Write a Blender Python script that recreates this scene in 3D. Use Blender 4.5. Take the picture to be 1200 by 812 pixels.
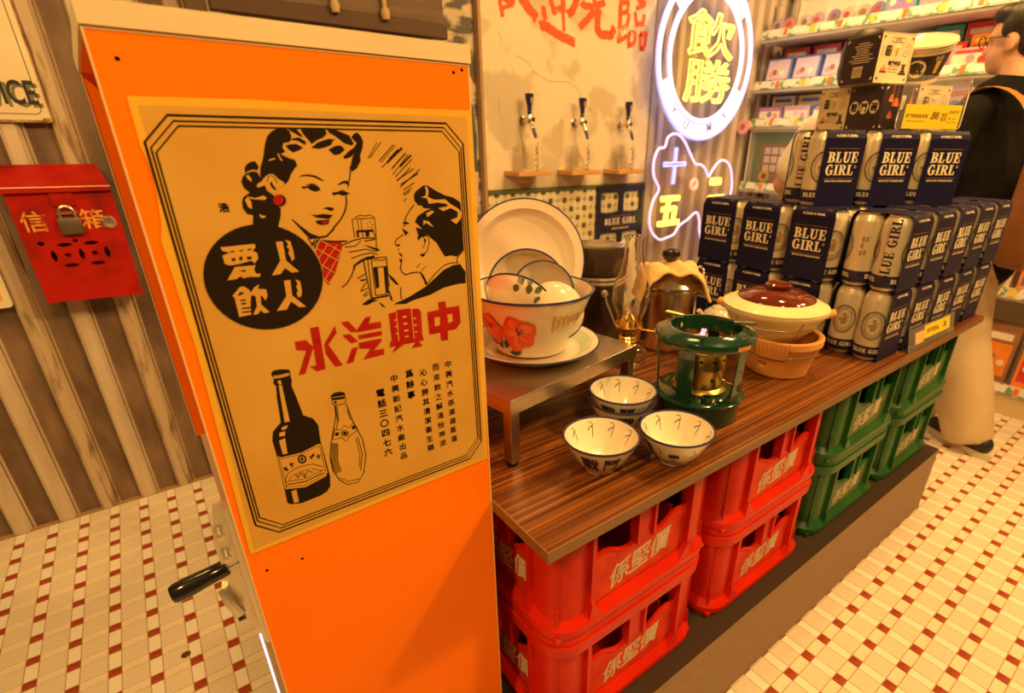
import bpy, bmesh, math, random
from mathutils import Vector, Matrix
random.seed(7)
for _o in list(bpy.data.objects): bpy.data.objects.remove(_o, do_unlink=True)
SC = bpy.context.scene
COL = SC.collection
PI = math.pi
def R(d): return math.radians(d)

# ------------------------------------------------------------------ camera
CAM_H = 1.27
PITCH, ROLL, YAW = 0.42471, 0.00887, 0.66058
F_PX, CX, CY = 608.99, 651.0, 442.02
_fw = Vector((math.sin(YAW)*math.cos(PITCH), math.cos(YAW)*math.cos(PITCH), -math.sin(PITCH)))
_rt = Vector((math.cos(YAW), -math.sin(YAW), 0))
_up = _rt.cross(_fw)
CR = math.cos(ROLL)*_rt + math.sin(ROLL)*_up
CU = -math.sin(ROLL)*_rt + math.cos(ROLL)*_up
cam = bpy.data.cameras.new('camera')
cam_o = bpy.data.objects.new('camera', cam); COL.objects.link(cam_o)
cam.sensor_fit = 'HORIZONTAL'; cam.sensor_width = 36
cam.lens = F_PX*36/1200
cam.shift_x = (600-CX)/1200
cam.shift_y = (CY-406)/1200
cam.clip_start = 0.02
_m = Matrix.Identity(4)
for i in range(3):
    _m[i][0] = CR[i]; _m[i][1] = CU[i]; _m[i][2] = -_fw[i]
_m[2][3] = CAM_H
cam_o.matrix_world = _m
cam.dof.use_dof = True
cam.dof.focus_distance = 0.78
cam.dof.aperture_fstop = 5.0
SC.camera = cam_o

# ------------------------------------------------------------------ world, lamps, exposure
W_ = bpy.data.worlds.new('world'); SC.world = W_
W_.use_nodes = True
_bg = W_.node_tree.nodes['Background']
_bg.inputs[0].default_value = (1.0, 0.56, 0.20, 1); _bg.inputs[1].default_value = 0.085
SC.view_settings.view_transform = 'Standard'
SC.view_settings.look = 'None'
SC.view_settings.exposure = -0.06
SC.view_settings.gamma = 1.0
WARM = (1.0, 0.585, 0.185)
def area(name, loc, target, size, power, col=WARM):
    l = bpy.data.lights.new(name, 'AREA'); l.shape = 'DISK'; l.size = size; l.energy = power; l.color = col
    o = bpy.data.objects.new(name, l); COL.objects.link(o)
    o.location = loc
    d = Vector(target)-Vector(loc)
    o.rotation_euler = d.to_track_quat('-Z', 'Y').to_euler()
    return o
# the shop's ceiling downlights plus one added fill lamp, all above the frame
area('ceiling_lamp_front_offscreen', (1.95, -0.75, 2.75), (1.0, 0.5, 0.6), 0.20, 50)
area('ceiling_lamp_entrance_offscreen', (0.1, -0.9, 2.75), (0.1, 0.6, 0.9), 0.22, 26)
area('ceiling_lamp_counter_offscreen', (1.55, 0.55, 2.75), (1.5, 0.6, 0.8), 0.16, 22)
area('ceiling_lamp_aisle_offscreen', (2.6, -0.5, 2.75), (2.5, 0.2, 0.0), 0.35, 36)
area('ceiling_lamp_back_offscreen', (-0.45, 1.30, 2.75), (-0.4, 1.9, 0.3), 0.3, 11)
area('cabinet_fill_offscreen', (-1.1, -0.1, 2.75), (-0.1, 1.0, 0.9), 0.22, 36)  # added fill lamp, brightens the back panel at the cabinet's open left side
area('ceiling_lamp_wall_offscreen', (1.6, 1.45, 2.75), (1.8, 2.24, 1.2), 0.3, 8)
area('ceiling_lamp_shelf_offscreen', (2.75, 1.3, 2.7), (3.4, 1.3, 1.5), 0.3, 26)
# ------------------------------------------------------------------ helpers
class MB:
    def __init__(s): s.v=[]; s.f=[]; s.m=[]
    def add(s, vs, fs, mi=0, M=None):
        b=len(s.v)
        for p in vs:
            p=Vector(p); s.v.append(tuple(M@p) if M else tuple(p))
        for f in fs: s.f.append(tuple(i+b for i in f)); s.m.append(mi)
        return s
    def box(s, x0,x1,y0,y1,z0,z1, mi=0, M=None):
        v=[(x0,y0,z0),(x1,y0,z0),(x1,y1,z0),(x0,y1,z0),(x0,y0,z1),(x1,y0,z1),(x1,y1,z1),(x0,y1,z1)]
        return s.add(v,[(0,3,2,1),(4,5,6,7),(0,1,5,4),(1,2,6,5),(2,3,7,6),(3,0,4,7)],mi,M)
    def rbox(s, x0,x1,y0,y1,z0,z1, c=.003, mi=0, M=None):
        # box with chamfered edges
        bm=bmesh.new(); bmesh.ops.create_cube(bm,size=1)
        for w in bm.verts: w.co=Vector(((x0+x1)/2+w.co.x*(x1-x0),(y0+y1)/2+w.co.y*(y1-y0),(z0+z1)/2+w.co.z*(z1-z0)))
        bmesh.ops.bevel(bm,geom=bm.edges[:],offset=c,segments=2,affect='EDGES',profile=.5)
        bm.verts.index_update()
        s.add([w.co.copy() for w in bm.verts],[[w.index for w in f.verts] for f in bm.faces],mi,M); bm.free()
        return s
    def prism(s, poly, a0, a1, axis='z', mi=0, M=None, caps=True):
        n=len(poly)
        def p(q,a):
            return {'z':(q[0],q[1],a),'y':(q[0],a,q[1]),'x':(a,q[0],q[1])}[axis]
        v=[p(q,a0) for q in poly]+[p(q,a1) for q in poly]
        f=[(i,(i+1)%n,n+(i+1)%n,n+i) for i in range(n)]
        if caps: f+=[tuple(range(n))[::-1],tuple(range(n,2*n))]
        return s.add(v,f,mi,M)
    def lathe(s, prof, n=32, mi=0, M=None, mis=None, a0=0, a1=2*PI):
        full=abs(a1-a0-2*PI)<1e-6; k=n if full else n+1
        vs=[];b=len(prof)
        for j in range(k):
            a=a0+(a1-a0)*j/n; c,sn=math.cos(a),math.sin(a)
            for r,z in prof: vs.append((r*c,r*sn,z))
        base=len(s.v)
        for p in vs: s.v.append(tuple(M@Vector(p)) if M else p)
        for j in range(n):
            q=(j+1)%k
            for i in range(b-1):
                m=mis[i] if mis else mi
                A,B,C_,D=j*b+i,q*b+i,q*b+i+1,j*b+i+1
                if prof[i][0]<1e-6: s.f.append((base+A,base+C_,base+D))
                elif prof[i+1][0]<1e-6: s.f.append((base+A,base+B,base+D))
                else: s.f.append((base+A,base+B,base+C_,base+D))
                s.m.append(m)
        return s
    def tube(s, path, r, n=8, mi=0, closed=False, M=None, caps=True):
        path=[Vector(p) for p in path]; N=len(path); vs=[]
        rs=r if isinstance(r,(list,tuple)) else [r]*N
        prev=None
        for i,p in enumerate(path):
            if closed: t=(path[(i+1)%N]-path[i-1])
            else: t=path[min(i+1,N-1)]-path[max(i-1,0)]
            t.normalize()
            if prev is None:
                a=Vector((0,0,1)) if abs(t.z)<.9 else Vector((1,0,0)); u=t.cross(a).normalized()
            else:
                u=(prev-t*prev.dot(t)).normalized()
            prev=u; w=t.cross(u)
            for k in range(n):
                a=2*PI*k/n; vs.append(p+(u*math.cos(a)+w*math.sin(a))*rs[i])
        f=[]
        for i in range(N if closed else N-1):
            j=(i+1)%N
            for k in range(n): f.append((i*n+k,i*n+(k+1)%n,j*n+(k+1)%n,j*n+k))
        if caps and not closed: f+=[tuple(range(n))[::-1],tuple(range((N-1)*n,N*n))]
        return s.add(vs,f,mi,M)
    def mesh(s, name, mats, smooth=False):
        me=bpy.data.meshes.new(name); me.from_pydata(s.v,[],s.f)
        for m in (mats if isinstance(mats,(list,tuple)) else [mats]): me.materials.append(m)
        if any(s.m): me.polygons.foreach_set('material_index',s.m)
        bm=bmesh.new(); bm.from_mesh(me); bmesh.ops.recalc_face_normals(bm,faces=bm.faces); bm.to_mesh(me); bm.free()
        if smooth:
            me.polygons.foreach_set('use_smooth',[True]*len(me.polygons))
            try: me.set_sharp_from_angle(angle=R(35 if smooth is True else smooth))
            except Exception: pass
        me.update(); return me
    def build(s, name, mats, parent=None, smooth=False, loc=None, rot=None):
        return put(name, s.mesh(name,mats,smooth), parent, loc, rot)

def put(name, me, parent=None, loc=None, rot=None):
    o=bpy.data.objects.new(name,me); COL.objects.link(o)
    if parent: o.parent=parent
    if loc: o.location=loc
    if rot: o.rotation_euler=rot
    return o
def carve(o,cut):
    # real openings: subtract closed shapes given in the object's parent space
    c=cut.build('cutter',o.data.materials[0],o.parent)
    md=o.modifiers.new('cut','BOOLEAN'); md.operation='DIFFERENCE'; md.solver='EXACT'; md.object=c
    me=bpy.data.meshes.new_from_object(o.evaluated_get(bpy.context.evaluated_depsgraph_get()))
    o.modifiers.remove(md); o.data=me; bpy.data.objects.remove(c); return o
def thing(name,label,cat,loc=(0,0,0),rz=0,group=None):
    o=bpy.data.objects.new(name,None); COL.objects.link(o); o.empty_display_size=.05
    o.location=loc; o.rotation_euler=(0,0,rz); o['label']=label; o['category']=cat
    if group: o['group']=group
    return o
def tag(o,label,cat,group=None):
    o['label']=label; o['category']=cat
    if group: o['group']=group
    return o
def struct(o,label=None):
    o['kind']='structure'
    if label: o['label']=label
    return o
def copy_tree(o,parent=None):
    c=o.copy(); COL.objects.link(c); c.parent=parent
    for ch in list(o.children): copy_tree(ch,c)
    return c
def Tm(x=0,y=0,z=0,rx=0,ry=0,rz=0,s=1):
    return Matrix.Translation((x,y,z))@Matrix.Rotation(rz,4,'Z')@Matrix.Rotation(ry,4,'Y')@Matrix.Rotation(rx,4,'X')@Matrix.Scale(s,4)
FRONT=Matrix.Rotation(PI/2,4,'X')            # flat art (x,y) -> (x,0,z) facing -y
_tc={}
def text_geo(body,size=1.0,bold=0.0,align='CENTER',space=1.0,lines=1.0,res=3):
    k=(body,bold,align,space,lines,res)
    if k not in _tc:
        cu=bpy.data.curves.new('lettering','FONT'); cu.body=body; cu.align_x=align; cu.align_y='CENTER'
        cu.offset=bold; cu.space_character=space; cu.space_line=lines; cu.resolution_u=res
        o=bpy.data.objects.new('lettering',cu); COL.objects.link(o)
        dg=bpy.context.evaluated_depsgraph_get(); e=o.evaluated_get(dg); me=e.to_mesh()
        vs=[tuple(v.co) for v in me.vertices]; fs=[tuple(p.vertices) for p in me.polygons]
        e.to_mesh_clear(); bpy.data.objects.remove(o); bpy.data.curves.remove(cu)
        if vs:
            cy=(max(v[1] for v in vs)+min(v[1] for v in vs))/2
            if align=='CENTER':
                cx=(max(v[0] for v in vs)+min(v[0] for v in vs))/2
            else: cx=0
            vs=[(v[0]-cx,v[1]-cy,0) for v in vs]
        _tc[k]=(vs,fs)
    vs,fs=_tc[k]
    return [(a*size,b*size,0) for a,b,c in vs],fs
def fat(geo,d):
    # heavier lettering: the glyph repeated a hair's breadth around itself
    vs,fs=geo; V=[];F=[]
    for dx,dy in ((0,0),(d,0),(-d,0),(0,d),(0,-d)):
        b_=len(V); V+=[(a+dx,c+dy,0) for a,c,_ in vs]; F+=[tuple(i+b_ for i in f) for f in fs]
    return V,F
def shear(vs,k): return [(a+k*b,b,c) for a,b,c in vs]
def stroke_geo(pts,w):
    # flat poly-line of width w -> quads
    P=[Vector((p[0],p[1])) for p in pts]; n=len(P); L=[];Rr=[]
    for i in range(n):
        d=P[min(i+1,n-1)]-P[max(i-1,0)]
        if d.length<1e-9: d=Vector((1,0))
        d.normalize(); q=Vector((-d.y,d.x))*(w/2)
        L.append(P[i]+q); Rr.append(P[i]-q)
    return [(p.x,p.y,0) for p in L+Rr],[(i,n+i,n+i+1,i+1) for i in range(n-1)]
def disc_pts(x,y,rx,ry=None,n=24): 
    ry=rx if ry is None else ry
    return [(x+rx*math.cos(2*PI*i/n),y+ry*math.sin(2*PI*i/n)) for i in range(n)]

# ------------------------------------------------------------------ materials
MT={}
def mat(name,col,rough=.5,metal=0.,col2=None,nscale=20.,nmix=.5,bump=0.,bscale=60.,coat=0.,trans=0.,ior=1.45,emis=None,estr=0.,stretch=None,alpha=None,detail=4.,sharp=None,spec=None):
    if name in MT: return MT[name]
    m=bpy.data.materials.new(name); m.use_nodes=True; nt=m.node_tree; N=nt.nodes; L=nt.links
    b=N['Principled BSDF']
    b.inputs['Base Color'].default_value=(*col,1); b.inputs['Roughness'].default_value=rough; b.inputs['Metallic'].default_value=metal
    b.inputs['Coat Weight'].default_value=coat; b.inputs['Transmission Weight'].default_value=trans; b.inputs['IOR'].default_value=ior
    if spec is not None: b.inputs['Specular IOR Level'].default_value=spec
    if emis: b.inputs['Emission Color'].default_value=(*emis,1); b.inputs['Emission Strength'].default_value=estr
    if alpha is not None: b.inputs['Alpha'].default_value=alpha
    tc=N.new('ShaderNodeTexCoord'); mp=N.new('ShaderNodeMapping'); L.new(tc.outputs['Object'],mp.inputs['Vector'])
    if stretch: mp.inputs['Scale'].default_value=stretch
    if col2 is not None:
        nz=N.new('ShaderNodeTexNoise'); nz.inputs['Scale'].default_value=nscale; nz.inputs['Detail'].default_value=detail
        L.new(mp.outputs[0],nz.inputs['Vector'])
        rp=N.new('ShaderNodeValToRGB')
        lo,hi=(.5-nmix/2*.5,.5+nmix/2*.5) if sharp is None else sharp
        rp.color_ramp.elements[0].position=lo; rp.color_ramp.elements[1].position=hi
        rp.color_ramp.elements[0].color=(*col,1); rp.color_ramp.elements[1].color=(*col2,1)
        L.new(nz.outputs['Fac'],rp.inputs['Fac']); L.new(rp.outputs['Color'],b.inputs['Base Color'])
    if bump:
        n2=N.new('ShaderNodeTexNoise'); n2.inputs['Scale'].default_value=bscale; n2.inputs['Detail'].default_value=3
        L.new(mp.outputs[0],n2.inputs['Vector'])
        bp=N.new('ShaderNodeBump'); bp.inputs['Strength'].default_value=bump; bp.inputs['Distance'].default_value=.002
        L.new(n2.outputs['Fac'],bp.inputs['Height']); L.new(bp.outputs[0],b.inputs['Normal'])
    MT[name]=m; return m
def emit(name,col,s):
    return mat(name,(.8,.8,.8),.4,emis=col,estr=s)
# ------------------------------------------------------------------ floor and its mosaic
GP=0.0864; BIG=.0575; SM=.0273; GR=(GP-BIG-SM)/2
m_grout=mat('grout',(.42,.25,.12),.8)
m_tbig=mat('tile_speckled',(.84,.74,.60),.35,col2=(.68,.57,.44),nscale=420,nmix=.5,detail=2)
m_tstrip=mat('tile_cream',(.86,.76,.58),.3,col2=(.80,.68,.50),nscale=14)
m_twhite=mat('tile_white',(.88,.82,.71),.28)
m_tred=mat('tile_red',(.30,.035,.012),.35,col2=(.40,.07,.02),nscale=40)
FX0,FX1,FY0,FY1=-1.35,3.69,-1.2,2.285
fl=MB().box(-1.6,4.2,-1.6,2.4,-.05,-.0012).build('floor',m_grout)
struct(fl,'cream, white and red mosaic tile floor')
def tile_verts(w,h,c=.0007):
    a,b=w/2,h/2
    return ([(-a,-b,-.004),(a,-b,-.004),(a,b,-.004),(-a,b,-.004),(-a+c,-b+c,0),(a-c,-b+c,0),(a-c,b-c,0),(-a+c,b-c,0)],
            [(4,5,6,7),(0,1,5,4),(1,2,6,5),(2,3,7,6),(3,0,4,7)])
KINDS=[('speckled_tile',BIG,BIG,m_tbig),('strip_tile',BIG,SM,m_tstrip),('white_tile',SM,BIG,m_twhite),('red_tile',SM,SM,m_tred)]
def project(x,y,z):
    d=Vector((x,y,z-CAM_H)); w=d.dot(_fw)
    if w<=.05: return None
    return CX+F_PX*d.dot(CR)/w, CY-F_PX*d.dot(CU)/w, w
cells={k[0]:[] for k in KINDS}
def lattice(x0,y0,ya,yb):
    i0=math.floor((FX0-x0)/GP); i1=math.ceil((FX1-x0)/GP); j0=math.floor((ya-y0)/GP); j1=math.ceil((yb-y0)/GP)
    for i in range(i0,i1+1):
        for j in range(j0,j1+1):
            rx,ry=x0+i*GP,y0+j*GP
            o=(BIG+SM)/2+GR
            for (nm,dx,dy) in (('red_tile',0,0),('strip_tile',o,0),('white_tile',0,o),('speckled_tile',o,o)):
                x,y=rx+dx,ry+dy
                if FX0<x<FX1 and ya<=y<yb and FY0<y<FY1-.0: cells[nm].append((x,y))
lattice(-.6003,2.2015,.70,FY1-.012)      # behind the counter
lattice(-.6003+.26*GP,2.2015-21.45*GP,FY0,.70)   # in front of it
rest=[MB() for _ in KINDS]
MB().lathe([(0,.0018),(.010,.0016),(.0115,.0002)],20,0,Tm(-.190,1.373,0)).build('floor_cap',mat('bronze_cap',(.16,.08,.03),.4,metal=.6),fl,True)
for q,(nm,w,h,mm) in enumerate(KINDS):
    vs,fs=tile_verts(w,h)
    me=MB().add(vs,fs).mesh(nm,mm)
    scored=[]
    for (x,y) in cells[nm]:
        p=project(x,y,0); ok=False
        if p and -15<p[0]<1215 and -15<p[1]<827 and ((x<.12 and y>1.0) or y<.42 or x>2.09): ok=True
        scored.append((p[2] if ok else 99,x,y))
    scored.sort()
    for k,(d,x,y) in enumerate(scored):
        if d<90 and k<300: put(nm,me,fl,(x,y,0))
        else: rest[q].add(vs,fs,0,Matrix.Translation((x,y,0)))
for q,(nm,w,h,mm) in enumerate(KINDS):
    o=rest[q].build('far_'+nm+'s',mm,fl); o['kind']='stuff'

# ------------------------------------------------------------------ back wall: dark sheet with pale ridges
WY=2.289
m_sheet=mat('rusty_sheet',(.10,.058,.036),.6,col2=(.24,.15,.10),nscale=5,nmix=.8,bump=.2,stretch=(3,3,1))
m_ridge=mat('pale_ridge',(.50,.39,.29),.55,col2=(.64,.53,.41),nscale=4,nmix=.8,bump=.1,stretch=(6,6,1.0))
m_ridge2=mat('worn_ridge',(.52,.39,.27),.6,col2=(.22,.13,.075),nscale=5,nmix=.35,stretch=(8,8,1.3),sharp=(.52,.66))
wb=MB().box(-1.35,3.72,WY+.004,WY+.06,0,2.7).build('wall_back',m_sheet); struct(wb,'brown corrugated sheet wall with pale vertical ridges')
prof=[(0,0),(.004,-.016),(.012,-.020),(.040,-.020),(.050,-.004),(.050,.002),(0,.002)]
rib=MB().prism([(a,WY+.004+b) for a,b in prof],.002,2.7).prism([(.051,WY+.005),(.056,WY-.004),(.060,WY+.005)],.002,2.7)
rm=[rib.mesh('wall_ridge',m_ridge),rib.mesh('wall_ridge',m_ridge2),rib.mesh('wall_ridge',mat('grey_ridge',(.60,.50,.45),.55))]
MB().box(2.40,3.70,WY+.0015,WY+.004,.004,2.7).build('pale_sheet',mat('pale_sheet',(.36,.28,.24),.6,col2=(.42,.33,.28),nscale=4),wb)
for k in range(-6,36):
    x=-.608+.12*k
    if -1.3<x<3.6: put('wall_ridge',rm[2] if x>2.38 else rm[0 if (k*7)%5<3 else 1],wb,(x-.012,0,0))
MB().prism([(-1.35,WY-.006),(3.7,WY-.006),(3.7,WY+.004),(-1.35,WY+.004)],.0,.004).build('floor_joint',m_grout,wb)
# ------------------------------------------------------------------ counter: plinth, crates, worktop
WT=.773                                     # worktop height
PL=.262                                     # plinth height
m_plinth=mat('brown_laminate',(.26,.145,.075),.5,col2=(.29,.165,.085),nscale=30)
pt=thing('display_plinth','low brown laminate plinth carrying the red and green crates','plinth',(1.19,.79,0))
MB().box(-.864,.914,-.367,.37,.0,PL-.003).build('plinth_body',m_plinth,pt)
MB().box(-.864,.914,-.367,.37,PL-.003,PL).build('plinth_top',mat('black_laminate',(.05,.03,.02),.6,spec=.2),pt)

m_red=mat('red_plastic',(.66,.020,.001),.35,spec=.25,col2=(.58,.014,.001),nscale=8,bump=.05,bscale=40)
m_green=mat('green_plastic',(.012,.085,.014),.35,col2=(.015,.11,.018),nscale=8,bump=.05,bscale=40)
m_redp=mat('red_scuffed_panel',(.74,.050,.006),.45,spec=.2,col2=(.58,.020,.003),nscale=26,nmix=.5,bump=.25,bscale=60)
m_greenp=mat('green_scuffed_panel',(.11,.17,.045),.45,col2=(.05,.12,.03),nscale=30,nmix=.5,bump=.25,bscale=60)
m_clabel=mat('crate_print',(.92,.78,.52),.5)
CL,CD,CHT=.408,.33,.2455                    # crate length, depth, height
def rrect(lx,ly,r,n=5):
    pts=[]
    for sx,sy,a0 in ((1,1,0),(-1,1,PI/2),(-1,-1,PI),(1,-1,3*PI/2)):
        for k in range(n+1):
            a=a0+PI/2*k/n; pts.append((sx*(lx/2-r)+r*math.cos(a),sy*(ly/2-r)+r*math.sin(a)))
    return pts
def ring(mb,lx,ly,r,th,z0,z1,mi=0,taper0=0,taper1=0):
    o0=rrect(lx-2*taper0,ly-2*taper0,r-taper0*.6); o1=rrect(lx-2*taper1,ly-2*taper1,r-taper1*.6); i0=rrect(lx-2*th,ly-2*th,max(r-th,.004)); n=len(o0)
    v=[(x,y,z0) for x,y in o0]+[(x,y,z1) for x,y in o1]+[(x,y,z0) for x,y in i0]+[(x,y,z1) for x,y in i0]
    f=[]
    for i in range(n):
        j=(i+1)%n
        f+=[(i,j,n+j,n+i),(2*n+j,2*n+i,3*n+i,3*n+j),(n+i,n+j,3*n+j,3*n+i),(j,i,2*n+i,2*n+j)]
    mb.add(v,f,mi)
def crate_meshes(col,panel):
    b=MB(); r=.055
    ring(b,CL,CD,r,.016,0,.012,taper0=.004); ring(b,CL,CD,r,.016,.012,.024); ring(b,CL,CD,r,.014,.024,.040,taper1=.012)
    ring(b,CL,CD,r,.012,CHT-.040,CHT-.014,taper0=.002); ring(b,CL,CD,r,.012,CHT-.010,CHT,taper0=.003,taper1=.004); ring(b,CL-.012,CD-.012,r-.006,.010,CHT-.016,CHT-.008)
    b.box(-CL/2+.012,CL/2-.012,-CD/2+.012,CD/2-.012,.004,.012)
    # rounded corner columns with ribs
    ins=.013
    for q in range(4):
        sx,sy=((1,1),(-1,1),(-1,-1),(1,-1))[q]
        cx,cy=sx*(CL/2-r),sy*(CD/2-r); ex=.026
        pts=[]
        a0=q*PI/2
        dx0=Vector((math.cos(a0),math.sin(a0))); dx1=Vector((math.cos(a0+PI/2),math.sin(a0+PI/2)))
        rr=r-ins
        for k in range(9):
            a=a0+PI/2*k/8; pts.append(Vector((cx+rr*math.cos(a),cy+rr*math.sin(a))))
        pts=[pts[0]-dx1*ex]+pts+[pts[-1]-dx0*ex]
        n=len(pts); th=.006
        def off(p,k):
            c=Vector((cx,cy)); 
            if k==0: return p-dx0*th
            if k==n-1: return p-dx1*th
            return c+(p-c)*((rr-th)/rr)
        inn=[off(p,k) for k,p in enumerate(pts)]
        b.prism([tuple(p) for p in pts]+[tuple(p) for p in inn[::-1]],.03,CHT-.03)
        # diagonal ribs on the column
        for aa,z0,z1,pr in ((PI/4,.03,.07,.008),(PI/4,.07,CHT-.05,.004)):
            a=a0+aa; M=Matrix.Translation((cx,cy,0))@Matrix.Rotation(a,4,'Z')
            b.box(rr-.003,rr+pr,-.0018,.0018,z0,z1,0,M)
    p=MB(); art=[]
    for side in range(4):
        lx=CL if side%2==0 else CD; ly=CD if side%2==0 else CL
        M=Matrix.Rotation(side*PI/2,4,'Z')
        half=lx/2-r-.026; y=-ly/2
        # stiles at full depth
        for s_ in (-1,1):
            x=s_*half
            b.box(x-.004,x+.004,y+.003,y+.03,.03,CHT-.02,0,M)
            # gusset at the foot of the stile
            tri=[(x-s_*.026,.026),(x+s_*.006,.026),(x+s_*.002,.062)]
            b.prism(tri,y+.001,y+.014,'y',0,M)
        # wavy handled panel
        n=16; top=[]
        for k in range(n+1):
            t=-1+2*k/n; w=.018*abs(t)**1.5+.006*math.cos(t*9)
            top.append((t*half,.128+w))
        poly=[(-half,.034),(half,.034)]+top[::-1]
        p.prism(poly,y+.015,y+.021,'y',0,M)
        b.tube([(a,y+.017,z) for a,z in top],.0045,6,0,False,M)
        # middle post and upper window corners
        b.box(-.020,.020,y+.010,y+.022,.13,CHT-.03,0,M)
        for s_ in (-1,1):
            b.box(s_*.020-.003,s_*.020+.003,y+.004,y+.024,.13,CHT-.03,0,M)
            for e_ in (s_*.024,s_*(half-.004)):
                d=1 if e_==s_*.024 else -1
                b.prism([(e_,CHT-.028),(e_+s_*d*.022,CHT-.028),(e_+s_*d*.008,CHT-.034),(e_,CHT-.052)],y+.005,y+.022,'y',0,M)
    # bottle dividers inside
    dv=MB()
    for k in (-1,0,1): dv.box(k*CL/4.4-.003,k*CL/4.4+.003,-CD/2+.03,CD/2-.03,.013,.145)
    for k in (-.5,.5): dv.box(-CL/2+.03,CL/2-.03,k*CD/3-.003,k*CD/3+.003,.013,.145)
    txt=[]
    vs,fs=fat(text_geo('係堅價',.052,0,space=.95),.0011); vs=shear(vs,.25)
    for side,y in ((0,-CD/2),(3,-CL/2)):
        t=MB(); M=Matrix.Rotation(side*PI/2,4,'Z')@Matrix.Translation((.0,y+.0142,.085))@Matrix.Rotation(R(7),4,'Y').inverted()@FRONT
        t.add(vs,fs,0,M); txt.append(t.mesh('lettering',m_clabel))
    return b.mesh('crate_frame',col,40),p.mesh('side_panels',panel),dv.mesh('bottle_divider',col),txt
CR_R=crate_meshes(m_red,m_redp); CR_G=crate_meshes(m_green,m_greenp)
def crate(ms,x,y,z,name,label,group):
    t=thing(name,label,'crate',(x,y,z),0,group)
    put('crate_frame',ms[0],t)
    pa=put('side_panels',ms[1],t); put('bottle_divider',ms[2],t)
    for tm in ms[3]: put('lettering',tm,pa)
    return t
yc=.458+CD/2
XS=[.360+CL/2,.806+CL/2,1.252+CL/2,1.690+CL/2]
lab={0:('red','at the open end of the worktop beside the orange cabinet'),1:('red','standing next to the green crates'),2:('green','standing next to the red crates'),3:('green','at the far end of the plinth')}
for k,x in enumerate(XS):
    for lev in (0,1):
        c,pos=lab[k]
        crate(CR_R if k<2 else CR_G,x,yc,PL+.0005+lev*(CHT+.0005),c+'_bottle_crate',
              ('lower ' if lev==0 else 'upper ')+c+' plastic bottle crate '+pos, 'bottle crates under the worktop')
# worktop
m_wood=bpy.data.materials.new('zebra_wood'); m_wood.use_nodes=True
nt=m_wood.node_tree; N=nt.nodes; L=nt.links; b=N['Principled BSDF']
tc=N.new('ShaderNodeTexCoord'); mp=N.new('ShaderNodeMapping'); mp.inputs['Scale'].default_value=(1.0,130,130); L.new(tc.outputs['Object'],mp.inputs[0])
nz=N.new('ShaderNodeTexNoise'); nz.inputs['Scale'].default_value=1.0; nz.inputs['Detail'].default_value=5; nz.inputs['Roughness'].default_value=.65; L.new(mp.outputs[0],nz.inputs['Vector'])
rp=N.new('ShaderNodeValToRGB'); e=rp.color_ramp.elements
e[0].position=.32; e[0].color=(.040,.011,.004,1); e[1].position=.74; e[1].color=(.46,.165,.030,1)
e2=rp.color_ramp.elements.new(.50); e2.color=(.15,.045,.010,1)
L.new(nz.outputs['Fac'],rp.inputs['Fac']); L.new(rp.outputs[0],b.inputs['Base Color']); b.inputs['Roughness'].default_value=.34; b.inputs['Specular IOR Level'].default_value=.22
m_woodedge=mat('wood_edge_band',(.17,.08,.03),.4,col2=(.24,.12,.045),nscale=3,stretch=(1,30,40),nmix=.8)
wt=thing('counter_worktop','striped brown wood laminate worktop lying on the crates','worktop',(1.17,.72,WT))
MB().box(-.8485,.898,-.2945,.44,-.0175,0).build('wood_board',m_wood,wt)
eb=MB().box(-.851,.90,-.2965,-.2945,-.0185,.0).box(-.851,-.8485,-.2945,.44,-.0185,0).box(.898,.90,-.2945,.44,-.0185,0)
eb.build('edge_band',m_woodedge,wt)
MB().box(-.864,.90,.352,.366,PL,WT-.0186).build('back_support',m_plinth,pt)
# ------------------------------------------------------------------ orange cabinet with crank
CB=.566
m_orange=mat('orange_laminate',(.98,.205,.0),.5,spec=.15,col2=(.95,.195,.0),nscale=3)
m_edge=mat('plywood_edge',(.72,.55,.30),.5)
m_cream=mat('cream_board',(.72,.58,.37),.45,col2=(.76,.63,.42),nscale=5)
m_alu=mat('aluminium',(.72,.66,.56),.35,metal=.85)
m_blackpl=mat('black_plastic',(.012,.010,.009),.18,coat=.3)
m_screw=mat('dark_screw',(.03,.02,.015),.4,metal=.5)
cb=thing('display_cabinet','tall bright orange cabinet with cream lid and black crank handle','cabinet',(.16,CB,0))
def cbx(*a): return MB().box(*a)
MB().box(-.1585,.1575,0,.011,0,1.343).build('front_panel',m_orange,cb)
MB().box(-.160,-.1585,-.0005,.012,0,1.3445).box(.1575,.159,-.0005,.012,0,1.3445).box(-.1585,.1575,-.0005,.012,1.343,1.3445).build('front_edge',m_edge,cb)
lid=[(-.1605,-.002),(.1605,-.002),(.1605,.405),(-.176,.405)]
MB().prism(lid,1.3455,1.3625).build('lid',m_cream,cb)
MB().prism([(-.158,.0),(.158,.0),(.158,.40),(-.173,.40)],1.3447,1.3455).build('lid_underside',m_orange,cb)
MB().box(-.173,.158,.399,.409,.815,1.3447).build('back_panel',m_orange,cb)
MB().box(-.1745,-.173,.398,.410,.815,1.3447).build('back_edge',m_edge,cb)
MB().box(-.168,.158,.399,.409,0,.815).build('lower_back_panel',m_cream,cb)
MB().box(.147,.158,.012,.399,0,1.3447).build('side_panel',m_orange,cb)
for x,z in ((-.1435,1.325),(.140,1.336),(.150,1.339),(-.143,.813),(-.105,.809)):
    MB().lathe([(0,-.001),(.0018,-.001),(.0018,.0),(0,.0)],10,0,Tm(x,0,z,rx=PI/2)).build('screw',m_screw,cb)
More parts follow.
